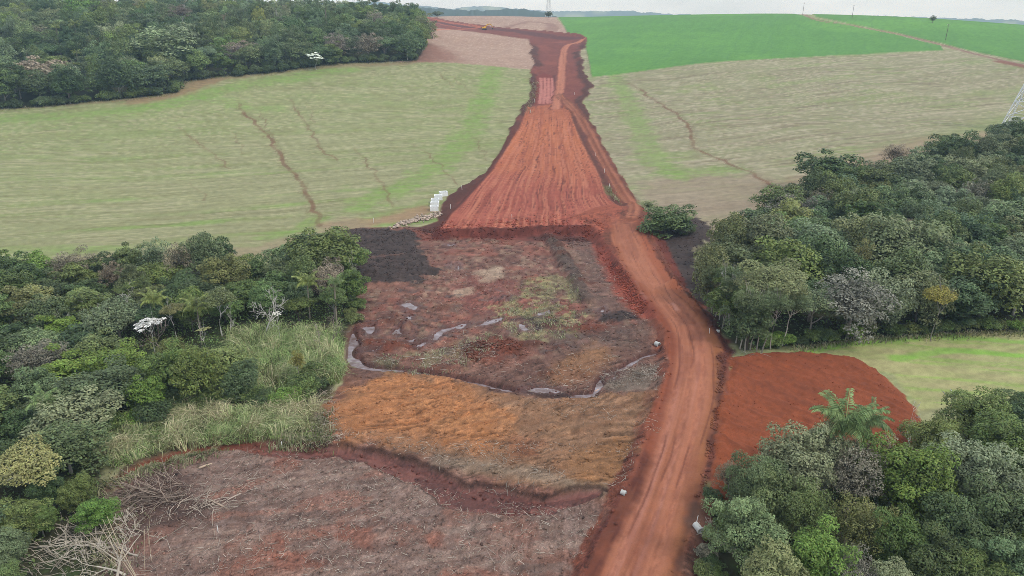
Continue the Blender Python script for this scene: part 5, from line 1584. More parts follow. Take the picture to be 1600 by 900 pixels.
for i, q_ in enumerate([(1318, 660, 9.5, 4.8, PG, 'large feathery palm standing out against the spread soil', 22), (1356, 655, 10, 3.0, (0.18, 0.25, 0.11), 'smaller palm half hidden behind the large palm', 14),
        (237, 468, 7.5, 3.0, PO, 'yellow-green palm behind the white-leaved tree', 15), (305, 478, 7.5, 3.2, PO, 'palm with drooping brown skirt beside the flat-topped tree', 15),
        (478, 440, 8, 3.0, PO, 'olive palm near the clearing corner of the valley wood', 15), (65, 628, 6.5, 2.8, PG, 'grey-green palm at the front of the valley wood', 14),
        (520, 440, 9, 2.2, PG, 'small palm at the clearing edge of the valley wood', 12), (345, 38, 17, 4.2, PB, 'palm in the second tier of the hill wood', 12),
        (450, 52, 15, 4.4, PB, 'broad palm at the middle of the hill wood', 13), (433, 58, 14, 3.0, PB, 'narrow palm beside the broad one in the hill wood', 12),
        (507, 12, 21, 4.0, PB, 'tall palm with long trunk on the hill wood skyline', 13), (527, 50, 15, 3.4, PB, 'palm with slim trunk below the tall skyline palm', 12),
        (115, 38, 16, 4.2, PO, 'palm below the bright green tree of the hill wood', 12), (86, 42, 15, 3.6, PO, 'olive palm at the hill wood beside its taller neighbour', 12),
        (145, 68, 14, 4.4, (0.16, 0.15, 0.07), 'brown-skirted palm amid the hill wood', 12), (40, 82, 13, 3.4, PB, 'pale palm near the frame side of the hill wood', 12),
        (118, 82, 13, 3.0, PO, 'yellow-tipped palm amid the hill wood edge', 12)]):
    palm(*q_, seed=i)

# shrubs along the skirts of the woods
def shrubs(pts, n, wood, words_, size, looks, seed, jitter=1.6, both=True):
    rng = np.random.default_rng(seed)
    L = Line(pts)
    for i in range(n):
        s_ = (i + rng.uniform(0, 0.9)) / n * L.s[-1]
        x = np.interp(s_, L.s, L.p[:, 0]) + rng.normal(0, jitter)
        y = np.interp(s_, L.s, L.p[:, 1]) + abs(rng.normal(0, jitter)) + 0.6
        z = float(ground_z(x, y)[0])
        r = rng.uniform(*size)
        lk = looks[rng.integers(len(looks))]
        root = link('shrub', None, None, (x, y, z - 0.1), label='%s shrub on %s, %s in line' % (LOOK[lk][1], words_, ordn(i)), category='shrub', group='shrubs along the woods')
        root.rotation_euler = (0, 0, rng.uniform(0, 6.28))
        f = link('foliage', CR['bush%d' % rng.integers(2)], root, (0, 0, r * 0.62))
        f.scale = (r, r, r * rng.uniform(0.75, 1.25))
        f.color = rgba(np.array(LOOK[lk][0]) * rng.uniform(0.8, 1.25))
        st_ = link('stem', TR['t%d' % rng.integers(3)], root)
        st_.scale = (r * 0.8, r * 0.8, r * 0.8); st_.color = rgba(BARKC['grey'])
shrubs([(-40, 172), (60, 167), (180, 156), (262, 147), (285, 128), (330, 122), (430, 113), (530, 99), (600, 97), (655, 93)], 70, 'upper', 'hill wood edge counting towards ploughland', (1.8, 3.4), ['dark', 'mid', 'blue'], 5)
shrubs([(1180, 546), (1250, 542), (1340, 528), (1460, 522), (1620, 516)], 34, 'right', 'meadow wood edge counting from road', (1.0, 1.9), ['dark', 'mid', 'mid', 'bright', 'olive'], 6, 1.0)
shrubs([(1150, 775), (1140, 800), (1135, 840), (1125, 880), (1118, 930)], 12, 'near', 'palm wood roadside counting from palm', (0.8, 1.6), ['olive', 'brown', 'mid', 'dark'], 7, 0.9)
shrubs([(500, 600), (430, 640), (360, 636), (300, 640), (240, 655), (160, 680), (100, 680)], 26, 'left', 'valley wood reed edge counting from clearing', (1.2, 2.2), ['dark', 'mid', 'mid', 'bright'], 8, 1.0)
shrubs([(548, 440), (556, 470), (552, 500), (556, 520)], 7, 'left', 'valley wood clearing edge counting from black soil', (0.9, 1.6), ['mid', 'bright', 'olive'], 9, 0.7)
#@@OBJ
def undergrowth():
    rng = np.random.default_rng(55)
    g = Geo()
    for pl, n, sz in ((WOOD_LEFT_T, 26000, 0.2), (WOOD_RIGHT, 16000, 0.26), (WOOD_NEAR, 9000, 0.17), (WOOD_UP, 12000, 0.5)):
        lo, hi = pl.p.min(0), pl.p.max(0)
        c = rng.uniform(lo, hi, (n * 5, 2))
        c = c[inside(pl, c)]
        px, py = to_px(c[:, 0], c[:, 1], base_z(c[:, 0], c[:, 1]))
        c = c[(px > -40) & (px < 1640) & (py < 940) & (c[:, 1] > 45)][:n]
        k = vnoise(c[:, 0] / 2.2, c[:, 1] / 2.2, 77)
        z = ground_z(c[:, 0], c[:, 1]) + rng.uniform(0.0, 1, len(c)) * (0.3 + 2.2 * k * k) * (sz / 0.2) ** 0.5
        P = np.stack([c[:, 0], c[:, 1], z], 1)
        g.quads(leaf_verts(P, unit(rng.normal(0, 0.5, P.shape) + np.array([0, -0.2, 0.8])), sz, sz * 0.6, rng), np.clip(rng.uniform(size=len(c)) * 0.7 + 0.3 * k, 0, 1))
    o = link('undergrowth', g.mesh('undergrowth', M_LEAF), kind='stuff', label='low leafy undergrowth on the floor of the woods', category='undergrowth')
    o.color = rgba((0.15, 0.23, 0.075))
undergrowth()
# ------------------------------------------------------------------ reeds, tufts and broken sticks
def colored_mat(name, rough=0.75, trans=0.2):
    m, n, l, b = new_mat(name)
    at = n.new('ShaderNodeAttribute'); at.attribute_name = 'Col'
    l.new(at.outputs['Color'], b.inputs['Base Color'])
    b.inputs['Roughness'].default_value = rough
    b.inputs['Specular IOR Level'].default_value = 0.25
    if trans:
        tr = n.new('ShaderNodeBsdfTranslucent'); l.new(at.outputs['Color'], tr.inputs['Color'])
        mx = n.new('ShaderNodeMixShader'); mx.inputs['Fac'].default_value = trans
        l.new(b.outputs['BSDF'], mx.inputs[1]); l.new(tr.outputs['BSDF'], mx.inputs[2]); l.new(mx.outputs['Shader'], n['Material Output'].inputs['Surface'])
    return m
M_BLADE = colored_mat('grass_blades')
M_STICK = colored_mat('dry_wood', 0.9, 0.0)

def rand_in(poly, n, rng):
    lo, hi = poly.p.min(0), poly.p.max(0)
    out = np.zeros((0, 2))
    while len(out) < n:
        c = rng.uniform(lo, hi, (n * 3, 2))
        out = np.vstack([out, c[inside(poly, c)]])
    return out[:n]

def blades(name, XY, h, lean, width, col, seed, **props):
    rng = np.random.default_rng(seed)
    n = len(XY)
    z = ground_z(XY[:, 0], XY[:, 1])
    h = np.broadcast_to(h, n)
    a = 9.0 * vnoise(XY[:, 0] / 3.0, XY[:, 1] / 3.0, 88) + rng.normal(0, 0.7, n)
    ln = np.abs(rng.normal(lean, lean * 0.5, n))
    dr = np.stack([np.cos(a), np.sin(a), 0 * a], 1)
    sd_ = np.stack([-np.sin(a + rng.normal(0, 0.8, n)), np.cos(a + rng.normal(0, 0.8, n)), 0 * a], 1) * width
    p0 = np.stack([XY[:, 0], XY[:, 1], z - 0.05], 1)
    up = np.array([0, 0, 1.0])
    p1 = p0 + up * h[:, None] * 0.62 + dr * (ln * h * 0.28)[:, None]
    p2 = p1 + up * (h * (0.34 - 0.25 * ln))[:, None] + dr * (ln * h * 0.5)[:, None]
    V = np.stack([p0 - sd_, p0 + sd_, p1 + sd_ * 0.8, p1 - sd_ * 0.8, p2], 1).reshape(-1, 3)
    i = np.arange(n) * 5
    Q = np.stack([i, i + 1, i + 2, i + 3], 1)
    T = np.stack([i + 3, i + 2, i + 4], 1)
    c = np.repeat(np.concatenate([col, np.ones((n, 1))], 1), 5, 0)
    me = mesh_np(name, V, [Q, T], M_BLADE, {'Col': ('POINT', 'FLOAT_COLOR', c)})
    return link(name, me, kind='stuff', **props)

rng = np.random.default_rng(91)
REED_A = Poly([(352, 530), (410, 512), (470, 520), (528, 516), (538, 545), (540, 580), (530, 600), (500, 606), (450, 640), (400, 628), (368, 570)])
REED_B = Poly([(120, 668), (200, 648), (300, 640), (400, 640), (455, 634), (500, 640), (478, 662), (490, 674), (420, 684), (340, 690), (270, 702), (220, 716), (180, 735), (140, 712)])
green_r, straw_r = np.array([0.30, 0.42, 0.15]), np.array([0.66, 0.57, 0.37])
for nm, pl, n_, hh, straw_k, lab in (('tall_grass', REED_A, 9000, 2.7, 0.22, 'bright green tall reed grass at the clearing corner'), ('tall_grass', REED_B, 12000, 2.3, 0.5, 'drooping green and straw reed grass above the muddy creek')):
    XY = rand_in(pl, n_, rng)
    cl = vnoise(XY[:, 0] / 2.5, XY[:, 1] / 2.5, 7)
    t = np.clip(straw_k + (rng.uniform(size=n_) - 0.5) * 0.9 + (cl - 0.5) * 0.8, 0, 1)[:, None]
    colr = (green_r * (1 - t) + straw_r * t) * rng.uniform(0.55, 1.25, (n_, 1))
    blades(nm, XY, hh * rng.uniform(0.5, 1.2, n_) * (0.55 + 0.8 * cl), 1.0, 0.05, colr, 3, label=lab, category='grass')
tx, tc_ = [], []
for g_, n_, k in zip(GRASSY, (1500, 1500, 1300), (0.45, 0.6, 0.65)):
    XY = rand_in(g_, n_, rng)
    keep = vnoise(XY[:, 0] / 1.8, XY[:, 1] / 1.8, 15) > 0.42
    tx.append(XY[keep])
    t = np.clip(k + rng.normal(0, 0.3, keep.sum()), 0, 1)[:, None]
    tc_.append((np.array([0.17, 0.22, 0.07]) * (1 - t) + np.array([0.44, 0.40, 0.28]) * t) * rng.uniform(0.6, 1.2, (keep.sum(), 1)))
XY = np.vstack(tx)
blades('grass_tufts', XY, rng.uniform(0.25, 0.75, len(XY)), 1.2, 0.05, np.vstack(tc_), 5, label='pale green grass tufts left in the churned bog', category='grass')
def along(pts, n, spread, rng):
    L = Line(pts)
    s_ = rng.uniform(0, L.s[-1], n)
    return np.stack([np.interp(s_, L.s, L.p[:, 0]), np.interp(s_, L.s, L.p[:, 1])], 1) + rng.normal(0, spread, (n, 2))
tx = np.vstack([along([(170, 760), (225, 735), (300, 715), (340, 706)], 1300, 1.0, rng), along([(430, 690), (470, 692), (510, 690)], 700, 0.9, rng), along([(505, 650), (500, 672), (512, 690)], 500, 0.8, rng),
                along([(836, 128), (834, 150), (826, 165), (824, 178)], 700, 1.3, rng), along([(948, 300), (958, 312), (966, 322)], 250, 0.7, rng), along([(-40, 173), (60, 168), (180, 157), (262, 149), (300, 126), (430, 115), (540, 100), (650, 97)], 2600, 1.4, rng),
                along([(1240, 548), (1340, 534), (1460, 526), (1610, 520)], 1500, 0.9, rng), along([(160, 780), (175, 840), (150, 880), (180, 900)], 900, 1.5, rng)])
t = rng.uniform(size=(len(tx), 1)) ** 1.0
blades('grass_fringe', tx, rng.uniform(0.4, 1.1, len(tx)), 1.0, 0.06, (np.array([0.15, 0.20, 0.07]) * (1 - t) + np.array([0.42, 0.36, 0.24]) * t) * rng.uniform(0.6, 1.2, (len(tx), 1)), 6, label='ragged grass fringe along woods and creek', category='grass')

def sticks():
    rng = np.random.default_rng(17)
    zones = [([(200, 745), (400, 705), (520, 712), (700, 760), (900, 795), (940, 810), (900, 900), (200, 900)], 3400), ([(560, 460), (680, 430), (900, 380), (960, 420), (1020, 510), (1000, 560), (800, 600), (570, 560)], 2200),
             ([(520, 680), (700, 690), (1000, 700), (980, 770), (700, 730)], 900), ([(830, 570), (1030, 560), (1030, 690), (820, 640)], 700), ([(940, 585), (1030, 570), (1030, 610), (950, 612)], 600), ([(690, 545), (760, 530), (780, 560), (640, 585)], 500), ([(470, 640), (520, 620), (540, 690), (470, 690)], 500)]
    V, Q, c4 = [], [], []
    for z_, n in zones:
        XY = rand_in(Poly(z_), n, rng)
        keep = vnoise(XY[:, 0] / 4, XY[:, 1] / 4, 33) > 0.35
        XY = XY[keep]; n = len(XY)
        z = ground_z(XY[:, 0], XY[:, 1])
        a = rng.uniform(0, 6.283, n) 
        el = rng.normal(0.08, 0.16, n)
        L = rng.gamma(2.0, 0.28, n) + 0.15
        r = rng.uniform(0.012, 0.04, n)
        d = np.stack([np.cos(a) * np.cos(el), np.sin(a) * np.cos(el), np.sin(el)], 1)
        s_ = np.stack([-np.sin(a), np.cos(a), 0 * a], 1)
        u_ = np.cross(d, s_)
        p = np.stack([XY[:, 0], XY[:, 1], z + 0.05], 1)
        p1 = p + d * L[:, None]
        ring = lambda q_, k: np.stack([q_ + s_ * r[:, None] * k, q_ - s_ * (r * 0.5 * k)[:, None] + u_ * (r * 0.87 * k)[:, None], q_ - s_ * (r * 0.5 * k)[:, None] - u_ * (r * 0.87 * k)[:, None]], 1)
        vv = np.concatenate([ring(p, 1), ring(p1, 0.5)], 1)
        b0 = sum(len(x_) for x_ in V)
        V.append(vv.reshape(-1, 3))
        i = np.arange(n)[:, None] * 6 + b0
        for j in range(3):
            Q.append(np.concatenate([i + j, i + (j + 1) % 3, i + 3 + (j + 1) % 3, i + 3 + j], 1))
        t = rng.uniform(size=(n, 1))
        cc_ = (np.array([0.58, 0.50, 0.42]) * t + np.array([0.24, 0.17, 0.13]) * (1 - t)) * rng.uniform(0.7, 1.15, (n, 1))
        c4.append(np.repeat(np.concatenate([cc_, np.ones((n, 1))], 1), 6, 0))
    me = mesh_np('broken_sticks', np.concatenate(V), np.concatenate(Q), M_STICK, {'Col': ('POINT', 'FLOAT_COLOR', np.concatenate(c4))})
    link('broken_sticks', me, kind='stuff', label='broken sticks and twigs strewn over the cleared ground', category='debris')
sticks()

def clods():
    rng = np.random.default_rng(29)
    zones = [(CLEAR, 6500, 0.08, 0.26), (SPREAD, 500, 0.06, 0.14), (Poly([(535, 364), (640, 360), (668, 430), (560, 448)]), 700, 0.1, 0.25), (Poly([(1010, 356), (1100, 345), (1095, 480), (1060, 460)]), 500, 0.1, 0.25),
             (Poly([(560, 362), (860, 352), (950, 360), (930, 385), (700, 380)]), 1300, 0.12, 0.34), (Poly([(720, 545), (805, 532), (828, 555), (735, 566)]), 500, 0.12, 0.3), (Poly([(930, 385), (968, 425), (1036, 512), (990, 490)]), 700, 0.12, 0.32),
             (Poly([(1118, 565), (1136, 560), (1112, 740), (1090, 800), (1100, 730)]), 700, 0.08, 0.22)]
    ST = [stone_mesh(k + 40) for k in range(6)]
    V, Fc, cl, n = [], [], [], 0
    for pl, cnt, r0, r1 in zones:
        XY = rand_in(pl, cnt, rng)
        dm, _, _ = line_dist(main, XY[:, 0], XY[:, 1], 15)
        XY = XY[(np.abs(dm) > 3.6) & (vnoise(XY[:, 0] / 2.5, XY[:, 1] / 2.5, 55) > 0.33)]
        z = ground_z(XY[:, 0], XY[:, 1])
        ri = np.clip(np.searchsorted(rowY, XY[:, 1]), 0, NR - 1)
        ci = np.clip(np.searchsorted(cc, XY[:, 0] / _half(XY[:, 1])), 0, NC - 1)
        base = CO[ri * NC + ci]
        r = r0 + (r1 - r0) * rng.uniform(size=len(XY)) ** 2.2
        a_ = rng.uniform(0, 6.28, len(XY))
        for k in range(6):
            sel = np.arange(len(XY)) % 6 == k
            v, f = ST[k]
            m_ = sel.sum()
            c_, s_ = np.cos(a_[sel]), np.sin(a_[sel])
            P = v[None] * r[sel][:, None, None]
            P = np.stack([P[..., 0] * c_[:, None] - P[..., 1] * s_[:, None], P[..., 0] * s_[:, None] + P[..., 1] * c_[:, None], P[..., 2]], -1)
            P = P + np.stack([XY[sel][:, 0], XY[sel][:, 1], z[sel] + r[sel] * 0.25], 1)[:, None]
            V.append(P.reshape(-1, 3))
            Fc.append((f[None] + (np.arange(m_) * 12)[:, None, None] + n).reshape(-1, 3))
            n += 12 * m_
            cl.append(np.repeat(base[sel] * rng.uniform(0.8, 1.2, (m_, 1)), 12, 0))
    cl = np.concatenate(cl)
    me = mesh_np('soil_clods', np.concatenate(V), np.concatenate(Fc), M_STICK, {'Col': ('POINT', 'FLOAT_COLOR', np.concatenate([cl, np.ones((len(cl), 1))], 1))})
    link('soil_clods', me, kind='stuff', label='loose clods of soil over the churned ground', category='soil')

# heaps of pulled branches: each branch a part of its heap
BRN = []
for k in range(8):
    rb = np.random.default_rng(300 + k)
    g_ = Geo()
    branch(g_, np.zeros(3), np.array([1.0, 0, 0.05]), 1.0, 0.016, 1 if k < 5 else 2, rb, 0.5, 0.05, 4, (1, 2), 5, 0.5)
    BRN.append(g_.mesh('branch', M_BARK))
def brush_pile(px, py, w, d, hgt, n, ln, color, label, seed, ang=None):
    rng = random.Random(seed)
    c = land([px], [py])[0]
    z = float(ground_z(c[0], c[1])[0])
    root = link('brush_pile', None, None, (c[0], c[1], z), label=label, category='brush pile', group='heaps of pulled branches')
    for k in range(n):
        x, y = rng.gauss(0, 0.5) * w, rng.gauss(0, 0.5) * d
        zz = float(ground_z(c[0] + x, c[1] + y)[0]) - z + max(0, 1 - (x / w) ** 2 - (y / d) ** 2) * hgt * rng.uniform(0.1, 1) + 0.06
        b = link('branch', BRN[rng.randrange(8)], root, (x, y, zz))
        L = ln * rng.uniform(0.45, 1.25)
        b.scale = (L, L, L)
        a_ = rng.uniform(0, 6.28) if ang is None else ang + rng.gauss(0, 0.8)
        b.rotation_euler = (rng.uniform(-1, 1), rng.gauss(-0.05, 0.18), a_)
        q_ = rng.uniform(0.5, 1.25)
        b.color = rgba([v_ * q_ for v_ in color])
WOODC, GREYC, PINKC = (0.30, 0.23, 0.185), (0.32, 0.29, 0.25), (0.40, 0.33, 0.27)
brush_pile(245, 778, 4.6, 3.2, 1.5, 110, 4.0, WOODC, 'large heap of brown roots and branches beside the green bushes', 1, 3.6)
brush_pile(300, 795, 3.6, 2.0, 0.6, 36, 3.4, PINKC, 'spread of paler branches trailing from the large heap', 2, 0.4)
brush_pile(395, 752, 2.2, 1.6, 0.3, 16, 2.0, PINKC, 'few crooked branches lying on the grey slash', 3)
brush_pile(735, 552, 5.0, 2.6, 0.4, 34, 1.8, GREYC, 'grey brush strewn beside the brown mound in the bog', 4)
brush_pile(1000, 592, 4.0, 2.6, 0.5, 40, 1.9, GREYC, 'grey brush heap between the ditch and the road', 5)
brush_pile(610, 562, 3.5, 1.4, 0.3, 20, 1.8, GREYC, 'pale brush along the bank of the water ditch', 6)
brush_pile(955, 560, 1.6, 1.6, 0.3, 12, 1.6, PINKC, 'small twig heap on the tan bank above the ditch', 7)
brush_pile(500, 655, 2.2, 2.0, 0.4, 24, 2.0, PINKC, 'straw coloured brush at the ochre corner beside the reeds', 8)
brush_pile(375, 716, 2.5, 1.2, 0.3, 18, 1.8, WOODC, 'thin twigs heaped along the muddy creek', 9)
brush_pile(1170, 560, 3.0, 1.4, 0.4, 22, 1.8, GREYC, 'grey brush under the slender trees at the road bend', 10)
brush_pile(800, 765, 4.0, 1.2, 0.3, 24, 1.5, GREYC, 'dry twigs along the creek bank below the ochre flat', 11)

brush_pile(140, 850, 5.0, 3.4, 1.0, 80, 3.8, (0.42, 0.36, 0.29), 'pale dry branches covering the bottom corner of the clearing', 12, 2.6)
brush_pile(95, 890, 4.0, 2.6, 0.9, 40, 3.2, (0.38, 0.33, 0.26), 'dry twiggy brush at the bottom frame edge by the grey-green trees', 13, 2.4)
brush_pile(520, 690, 2.4, 1.4, 0.3, 26, 1.6, (0.52, 0.45, 0.36), 'straw and twigs on the creek bank below the ochre flat corner', 14)
brush_pile(515, 618, 2.4, 1.8, 0.4, 26, 1.7, (0.44, 0.36, 0.29), 'tangled brown twigs between the reeds and the ochre flat', 15)
# pale fallen trees and dry stems in the bottom corner
def fallen(px, py, h, kind, rz, tilt, color, label, wide=1.0):
    P_ = land([px], [py])[0]
    z = float(ground_z(P_[0], P_[1])[0])
    root = link('fallen_tree', None, None, (P_[0], P_[1], z + 0.2), label=label, category='tree', group='pale fallen trees by the clearing')
    root.rotation_euler = (0, tilt, rz)
    b = link('branches', BARE[kind], root)
    b.scale = (h * wide, h * wide, h); b.color = rgba(color)
fallen(195, 900, 8.5, 'b0', 2.75, 1.15, (0.52, 0.46, 0.38), 'pale fallen tree sprawling over the bottom corner brush', 1.3)
fallen(180, 930, 8.0, 'b2', 2.3, 0.95, (0.46, 0.40, 0.33), 'straw-pale fallen tree lying below the other', 1.2)
fallen(215, 870, 6.0, 'b3', 2.9, 1.2, (0.36, 0.30, 0.26), 'greyish fallen branches beside the slash edge', 1.3)
stem_g = Geo()
stem_g.tube([(0, 0, 0), (0.01, 0.004, 0.35), (0.03, 0, 0.7), (0.06, 0.01, 1.0)], [0.006, 0.005, 0.004, 0.002], 5, 0.6)
STEM = stem_g.mesh('stem', M_BARK)
for i, (px, py, h, ry, rz) in enumerate([(214, 905, 8.5, -0.25, 0.2), (220, 915, 9.5, -0.2, 0.35), (208, 900, 7.5, -0.3, 0.1), (190, 890, 6.5, -0.5, 0.2), (226, 890, 5.0, 0.1, 1.0), (232, 850, 4.0, 0.15, 0.4), (238, 880, 4.5, 0.05, 2.0), (182, 870, 5, -0.45, 0.5)]):
    P_ = land([px], [py])[0]
    o = link('dry_stem', STEM, None, (P_[0], P_[1], float(ground_z(P_[0], P_[1])[0]) - 0.1), label='tall leaning straw-coloured dry stem by the pale fallen trees, %s from the frame corner' % ORD[i], category='stem', group='dry stems in the corner')
    o.scale = (h, h, h); o.rotation_euler = (0.06, ry, rz); o.color = rgba((0.50, 0.42, 0.31))

# ------------------------------------------------------------------ concrete culvert boxes and pipes, stones, stakes
def bm_obj(name, V, Fc, mat, parent=None, **props):
    me = bpy.data.meshes.new(name)
    me.from_pydata([tuple(v) for v in V], [], Fc)
    me.materials.append(mat)
    me.update()
    return link(name, me, parent, **props)

def ring_prism(outer, inner, z0, z1):
    """open square tube with thick walls and chamfered inner corners"""
    n = len(outer)
    V = [(x, y, z0) for x, y in outer] + [(x, y, z0) for x, y in inner] + [(x, y, z1) for x, y in outer] + [(x, y, z1) for x, y in inner]
    Fc = []
    for i in range(n):
        j = (i + 1) % n
        Fc += [(i, j, 2 * n + j, 2 * n + i), (n + j, n + i, 3 * n + i, 3 * n + j), (2 * n + i, 2 * n + j, 3 * n + j, 3 * n + i), (j, i, n + i, n + j)]
    return V, Fc
def chamf(a, b, c):
    return [(-a + c, -b), (a - c, -b), (a, -b + c), (a, b - c), (a - c, b), (-a + c, b), (-a, b - c), (-a, -b + c)]
BOXL = ['farthest up the slope', 'second down the slope', 'third down the slope', 'fourth down the slope', 'lowest, by the stone row']
BOXL[0] = 'highest up the slope'
for i, (px, py, rz, hh) in enumerate([(693, 305.5, 0.35, 1.25), (685, 311.5, 0.1, 1.35), (680, 317, 0.05, 1.3), (679.5, 321.5, 0.0, 1.2), (678.5, 328.5, 0.12, 1.35)]):
    p = land([px], [py])[0]
    z = float(ground_z(p[0], p[1])[0])
    V, Fc = ring_prism(chamf(1.28, 1.05, 0.06), chamf(1.03, 0.8, 0.16), -0.1, hh)
    o = bm_obj('culvert_box', V, Fc, M_BOX, None, label='white concrete box culvert section, %s' % BOXL[i], category='culvert', group='concrete culvert boxes')
    o.location = (p[0], p[1], z); o.rotation_euler = (0, 0, rz)
    V, Fc = ring_prism(chamf(1.29, 1.06, 0.06), chamf(1.18, 0.95, 0.06), hh, hh + 0.07)
    bm_obj('joint_rim', V, Fc, M_BOX, o)
def pipe(px, py, r, L, rz, tilt, label):
    p = land([px], [py])[0]
    z = float(ground_z(p[0], p[1])[0])
    th = np.linspace(0, 2 * math.pi, 20, endpoint=False)
    o_ = [(r * math.cos(t), r * math.sin(t)) for t in th]
    i_ = [(r * 0.8 * math.cos(t), r * 0.8 * math.sin(t)) for t in th]
    V, Fc = ring_prism(o_, i_, -L / 2, L / 2)
    o = bm_obj('concrete_pipe', V, Fc, M_CONC, None, label=label, category='pipe', group='concrete drain pipes')
    o.location = (p[0], p[1], z + r * 0.75); o.rotation_euler = (math.pi / 2 + tilt, 0, rz)
    o_ = [(r * 1.12 * math.cos(t), r * 1.12 * math.sin(t)) for t in th]
    i_ = [(r * 0.98 * math.cos(t), r * 0.98 * math.sin(t)) for t in th]
    V, Fc = ring_prism(o_, i_, L / 2 - 0.18, L / 2 + 0.02)
    bm_obj('pipe_socket', V, Fc, M_CONC, o)
pipe(1089, 838, 0.38, 1.1, 0.35, 0.1, 'short concrete pipe lying below the road embankment by the palm wood')
pipe(1027, 541, 0.42, 0.9, 0.6, 0.0, 'concrete pipe mouth at the head of the short ditch')
pipe(973, 783, 0.3, 0.6, 1.0, 0.1, 'small concrete pipe end beside the road above the grey slash')
pipe(1121, 524, 0.28, 0.6, 1.2, 0.1, 'concrete pipe end on the bank under the slender trees')

def stone_mesh(seed):
    rng = np.random.default_rng(seed)
    t = (1 + 5 ** 0.5) / 2
    V = unit(np.array([(-1, t, 0), (1, t, 0), (-1, -t, 0), (1, -t, 0), (0, -1, t), (0, 1, t), (0, -1, -t), (0, 1, -t), (t, 0, -1), (t, 0, 1), (-t, 0, -1), (-t, 0, 1)], float))
    V = V * rng.uniform(0.7, 1.2, (12, 1)) * np.array([1.2, 0.9, 0.75])
    Fc = [(0, 11, 5), (0, 5, 1), (0, 1, 7), (0, 7, 10), (0, 10, 11), (1, 5, 9), (5, 11, 4), (11, 10, 2), (10, 7, 6), (7, 1, 8), (3, 9, 4), (3, 4, 2), (3, 2, 6), (3, 6, 8), (3, 8, 9), (4, 9, 5), (2, 4, 11), (6, 2, 10), (8, 6, 7), (9, 8, 1)]
    return V, np.array(Fc)
clods()
def rubble():
    rng = np.random.default_rng(8)
    ST = [stone_mesh(k) for k in range(5)]
    L = Line([(614, 355), (640, 347), (665, 341), (690, 335)])
    V, Fc, cl = [], [], []
    n = 0
    for k in range(260):
        s_ = rng.uniform(0, 1)
        x, y = np.interp(s_ * L.s[-1], L.s, L.p[:, 0]) + rng.normal(0, 0.3), np.interp(s_ * L.s[-1], L.s, L.p[:, 1]) + rng.normal(0, 1.5)
        v, f = ST[k % 5]
        r = rng.uniform(0.2, 0.5)
        a_ = rng.uniform(0, 6.28)
        R = np.array([[math.cos(a_), -math.sin(a_), 0], [math.sin(a_), math.cos(a_), 0], [0, 0, 1]])
        V.append((v * r) @ R.T + np.array([x, y, float(ground_z(x, y)[0]) + r * 0.3 + abs(rng.normal(0, 0.2))]))
        Fc.append(f + n); n += 12
        cl.append(np.full(12, rng.uniform(0.0, 1)))
    me = mesh_np('stone_rubble', np.concatenate(V), np.concatenate(Fc), M_STONE, {'v': ('POINT', 'FLOAT', np.concatenate(cl))})
    o = link('stone_rubble', me, kind='stuff', label='row of broken buff stones below the concrete boxes', category='stones')
    o.color = (0.42, 0.33, 0.27, 1)
rubble()

stake_g = Geo()
stake_g.tube([(0, 0, -0.1), (0, 0, 0.9), (0.01, 0, 0.95), (0.01, 0, 1.0)], [0.045, 0.045, 0.03, 0.01], 4, 0.5)
STAKE = stake_g.mesh('survey_stake', M_WHITE)
SK = [(761, 270, 'upper edge of the fill beside the dark margin'), (722, 299, 'fill edge above the concrete boxes'), (704, 327, 'fill corner level with the concrete boxes'), (930, 246, 'upper ditch beside the haul track'), (944, 275, 'middle of the ditch beside the haul track'), (952, 301, 'ditch beside the weeds on the fill'), (829, 176, 'weedy margin at the top of the fill'), (835, 159, 'corner of the striped cut'), (898, 148, 'dark bank opposite the striped cut'),
      (1087, 828, 'road foot just above the short pipe'), (1087, 892, 'road foot at the bottom frame edge'), (1108, 529, 'shoulder of the road bend'), (341, 832, 'grey slash below the branch heaps'), (440, 693, 'bank of the muddy creek by the reeds'), (572, 527, 'wide end of the water ditch'), (584, 348, 'field edge above the black soil'), (1000, 372, 'bank where the road leaves the junction'), (800, 354, 'lip of the fill front')]
for px, py, w_ in SK:
    p = land([px], [py])[0]
    o = link('survey_stake', STAKE, None, (p[0], p[1], float(ground_z(p[0], p[1])[0])), label='white survey stake on the ' + w_, category='stake', group='white survey stakes')
    k_ = 1.1 if py > 400 else 1.5
    o.scale = (k_, k_, k_); o.rotation_euler = (random.uniform(-.1, .1), random.uniform(-.1, .1), random.uniform(0, 3))
def log(px, py, L, r, rz, color, label):
    p = land([px], [py])[0]
    g_ = Geo()
    g_.tube([(-L / 2 - 0.01, 0, 0), (-L / 2, 0, 0), (0, 0.04, 0.02), (L / 2, 0, 0), (L / 2 + 0.01, 0, 0)], [r * 0.3, r, r * 0.96, r * 0.85, r * 0.2], 9, 0.5)
    o = link('log', g_.mesh('log', M_BARK, True), None, (p[0], p[1], float(ground_z(p[0], p[1])[0]) + r * 0.8), label=label, category='log', group='cut logs')
    o.rotation_euler = (0, 0.05, rz); o.color = rgba(color)
log(936, 603, 1.9, 0.17, 0.7, (0.62, 0.42, 0.34), 'peeled pinkish log lying across the short ditch')
log(342, 790, 3.2, 0.13, -0.5, (0.48, 0.36, 0.28), 'straight tan log at the end of the branch spread')
log(322, 732, 1.6, 0.14, 0.7, (0.5, 0.38, 0.28), 'short tan log lying above the branch heap')
log(367, 779, 1.8, 0.08, 0.9, (0.46, 0.36, 0.3), 'thin pale log beside the straight tan log')
log(665, 562, 3.2, 0.06, 0.35, (0.62, 0.58, 0.52), 'thin white pole lying on the ditch bank')

